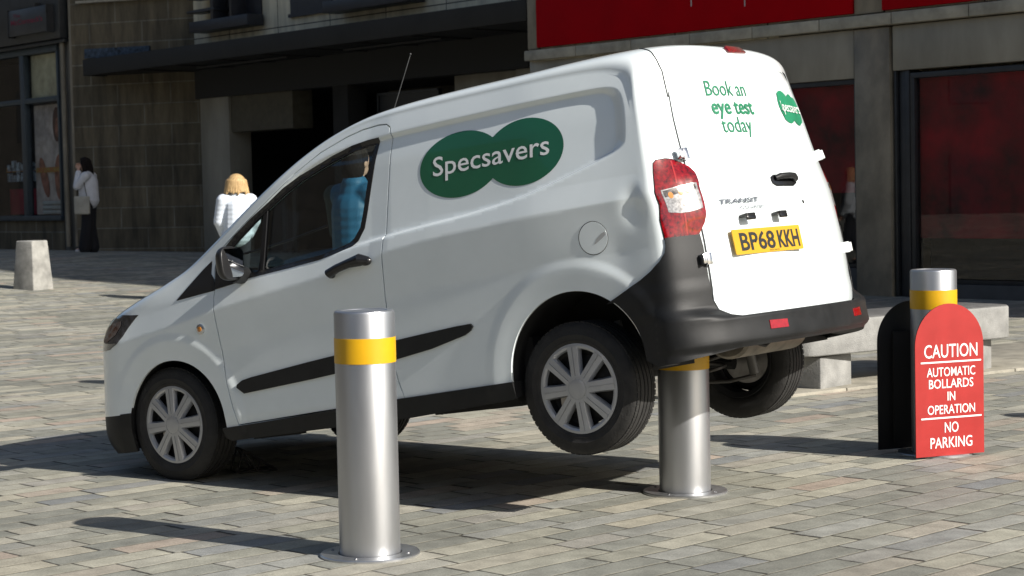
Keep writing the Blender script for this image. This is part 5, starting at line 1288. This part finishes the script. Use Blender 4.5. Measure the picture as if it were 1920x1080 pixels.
# woman by the corner pier, hand to her mouth
A_loc = Vector((-7.87, 35.1, 0)); A_loc.z = float(gz(A_loc.x, A_loc.y))
pose = dict(POSE); pose.update(head=(0, .030, .925), neck=(0, .0, .84), wrL=(-.060, .085, .875), elL=(-.115, .085, .70), elR=(.115, .0, .645), wrR=(.105, .055, .505), knR=(.05, .015, .28), anL=(-.05, .045, .045))
pa, J, h, S = figure('dark haired person in white jacket and black trousers, hand at mouth, by the ashlar wall', 'person', A_loc, R(82), 1.76, pose, dict(leg=(.060, .062, .066), drop=.01, trousers=M_blk, shoes=M_shoe, curlL=1.2, curlR=1.4))
blobmesh('jacket', [(J['neck'] - S((0, 0, .015)), .060 * h, J['chest'], .098 * h), (J['chest'], .100 * h, J['hip'] + S((0, 0, .0)), .108 * h), ('b', J['hip'] + S((0, 0, -.01)), S((.115, .110, .035))), (J['shL'], .050 * h, J['shR'], .050 * h),
    (J['shR'], .048 * h, J['elR'], .043 * h), (J['elR'], .043 * h, J['wrR'] + S((0, -.005, .02)), .034 * h), (J['shL'], .048 * h, J['elL'], .042 * h), (J['elL'], .042 * h, J['wrL'] - S((0, 0, .03)), .032 * h), (J['neck'] + S((0, -.01, .01)), .045 * h, J['neck'] + S((0, .02, -.03)), .05 * h)], M_wj, pa, .012, 3)
hd = J['head']
blobmesh('hair', [('b', hd + S((0, -.008, .022)), S((.055, .062, .060))), ('b', hd + S((0, -.030, -.02)), S((.056, .050, .070))), (hd + S((.0, -.035, -.03)), .050 * h, hd + S((.0, -.060, -.155)), .036 * h), (hd + S((.045, -.0, 0)), .024 * h, hd + S((.055, -.02, -.13)), .020 * h), (hd + S((-.045, -.0, 0)), .024 * h, hd + S((-.055, -.02, -.13)), .020 * h), (hd + S((.0, .040, .062)), .016 * h, hd + S((.0, -.0, .07)), .02 * h)], M_dkhair, pa, .011, 2)
# held bottle and shoulder bag are things of their own
Mx = Matrix.Translation(A_loc) @ Matrix.Rotation(R(82), 4, 'Z')
bw = Mx @ (J['wrR'] + S((0, .02, -.045)))
c_ = MB(); c_.lathe([(.0001, -.22), (.034, -.22), (.036, -.21), (.036, -.06), (.016, -.02), (.014, .0), (.0001, .0)], seg=20); bt = c_.build('bottle', mat('blue drinks bottle', (.10, .12, .20), .15, coat=.6, var=.5, scale=30)); bt.location = bw; bt.rotation_euler = (R(8), R(-14), 0); tag(bt, 'small blue labelled drinks bottle held by the person in the white jacket', 'bottle')
c_ = MB(); c_.lathe([(.016, -.002), (.016, .022), (.0001, .024)], seg=16); c_.build('bottle_cap', mat('pink cap', (.45, .06, .12), .4), bt)
bgp = Mx @ S((-.13, .03, .50)); c_ = MB(); c_.box((0, 0, 0), (.30, .07, .34)); bg_ = c_.build('shoulder_bag', mat('cream canvas bag', (.42, .40, .34), .9), bevel=.03, bseg=3); bg_.location = bgp; bg_.rotation_euler = (0, 0, R(82 + 90)); tag(bg_, 'cream cloth bag hanging at the side of the person in the white jacket', 'bag')
c_ = MB(); c_.tube([(-.10, 0, .15), (-.05, .0, .42), (.0, 0, .50), (.05, 0, .42), (.10, 0, .15)], .008, 6); c_.build('strap', M_blk, bg_)

# blonde woman seen from behind, in the sun beyond the bonnet
B_loc = Vector((-3.545, 24.35, 0)); B_loc.z = float(gz(B_loc.x, B_loc.y))
pose = dict(POSE); pose.update(elL=(-.135, .02, .645), wrL=(-.105, .085, .53), elR=(.135, .02, .645), wrR=(.10, .085, .53), knR=(.05, .05, .28), anL=(-.055, -.09, .055), anR=(.055, .09, .045))
pb_, J, h, S = figure('blonde person in pale blue quilted jacket walking away beyond the van bonnet', 'person', B_loc, R(12), 1.66, pose, dict(leg=(.052, .040, .032), trousers=M_jeans, shoes=M_bshoe))
blobmesh('quilted_jacket', [(J['neck'] - S((0, 0, .01)), .055 * h, J['chest'], .105 * h), (J['chest'], .108 * h, J['hip'] + S((0, 0, .0)), .118 * h), ('b', J['hip'] + S((0, 0, -.015)), S((.130, .110, .04))), (J['shL'] * 1.0, .056 * h, J['shR'], .056 * h)] + [c for s in 'LR' for c in ((J['sh' + s], .055 * h, J['el' + s] * 1.0, .050 * h), (J['el' + s], .048 * h, J['wr' + s], .030 * h))], M_qj, pb_, .012, 3)
hd = J['head']; rr_ = random.Random(5)
hair = [('b', hd + S((0, -.010, .018)), S((.070, .070, .064))), ('b', hd + S((0, -.022, -.022)), S((.084, .062, .050)))]
for k in range(18):
    a = math.pi * (.92 + 1.16 * k / 17); cx_, cy_ = .072 * math.cos(a), .058 * math.sin(a) - .005
    hair.append((hd + S((cx_ * .9, cy_, .02)), .020 * h, hd + S((cx_ * (1.20 + .12 * rr_.random()), cy_ * 1.2, -.055 - .028 * rr_.random())), .009 * h))
blobmesh('hair', hair, M_blond, pb_, .009, 1)

# man in a blue gilet, glimpsed through the cab
C_loc = Vector((-1.10, 13.4, 0))
pose = dict(POSE); pose.update(elL=(-.13, .04, .66), wrL=(-.07, .12, .60), elR=(.13, .04, .66), wrR=(.07, .12, .60))
pc, J, h, S = figure('person in bright blue gilet and dark sleeves standing behind the van cab', 'person', C_loc, R(-35), 1.80, pose, dict(leg=(.055, .042, .034), trousers=M_jeans, shoes=M_bshoe))
blobmesh('jumper', [(J['neck'], .045 * h, J['chest'], .085 * h), (J['shL'], .046 * h, J['shR'], .046 * h)] + [c for s in 'LR' for c in ((J['sh' + s], .042 * h, J['el' + s], .036 * h), (J['el' + s], .036 * h, J['wr' + s], .027 * h))], mat('dark green jumper', (.02, .035, .035), .9), pc, .012, 3)
blobmesh('gilet', [(J['neck'] - S((0, 0, .005)), .056 * h, J['chest'], .098 * h), (J['chest'], .10 * h, J['hip'], .098 * h), ('b', J['hip'] - S((0, 0, .02)), S((.105, .095, .04))), (J['shL'] * .85 + J['shR'] * .15, .05 * h, J['shR'] * .85 + J['shL'] * .15, .05 * h)], M_qb, pc, .012, 3)
hd = J['head']; blobmesh('hair', [('b', hd + S((0, -.010, .022)), S((.052, .060, .054))), ('b', hd + S((0, -.026, -.020)), S((.052, .045, .062)))], M_dkhair, pc, .010, 2)
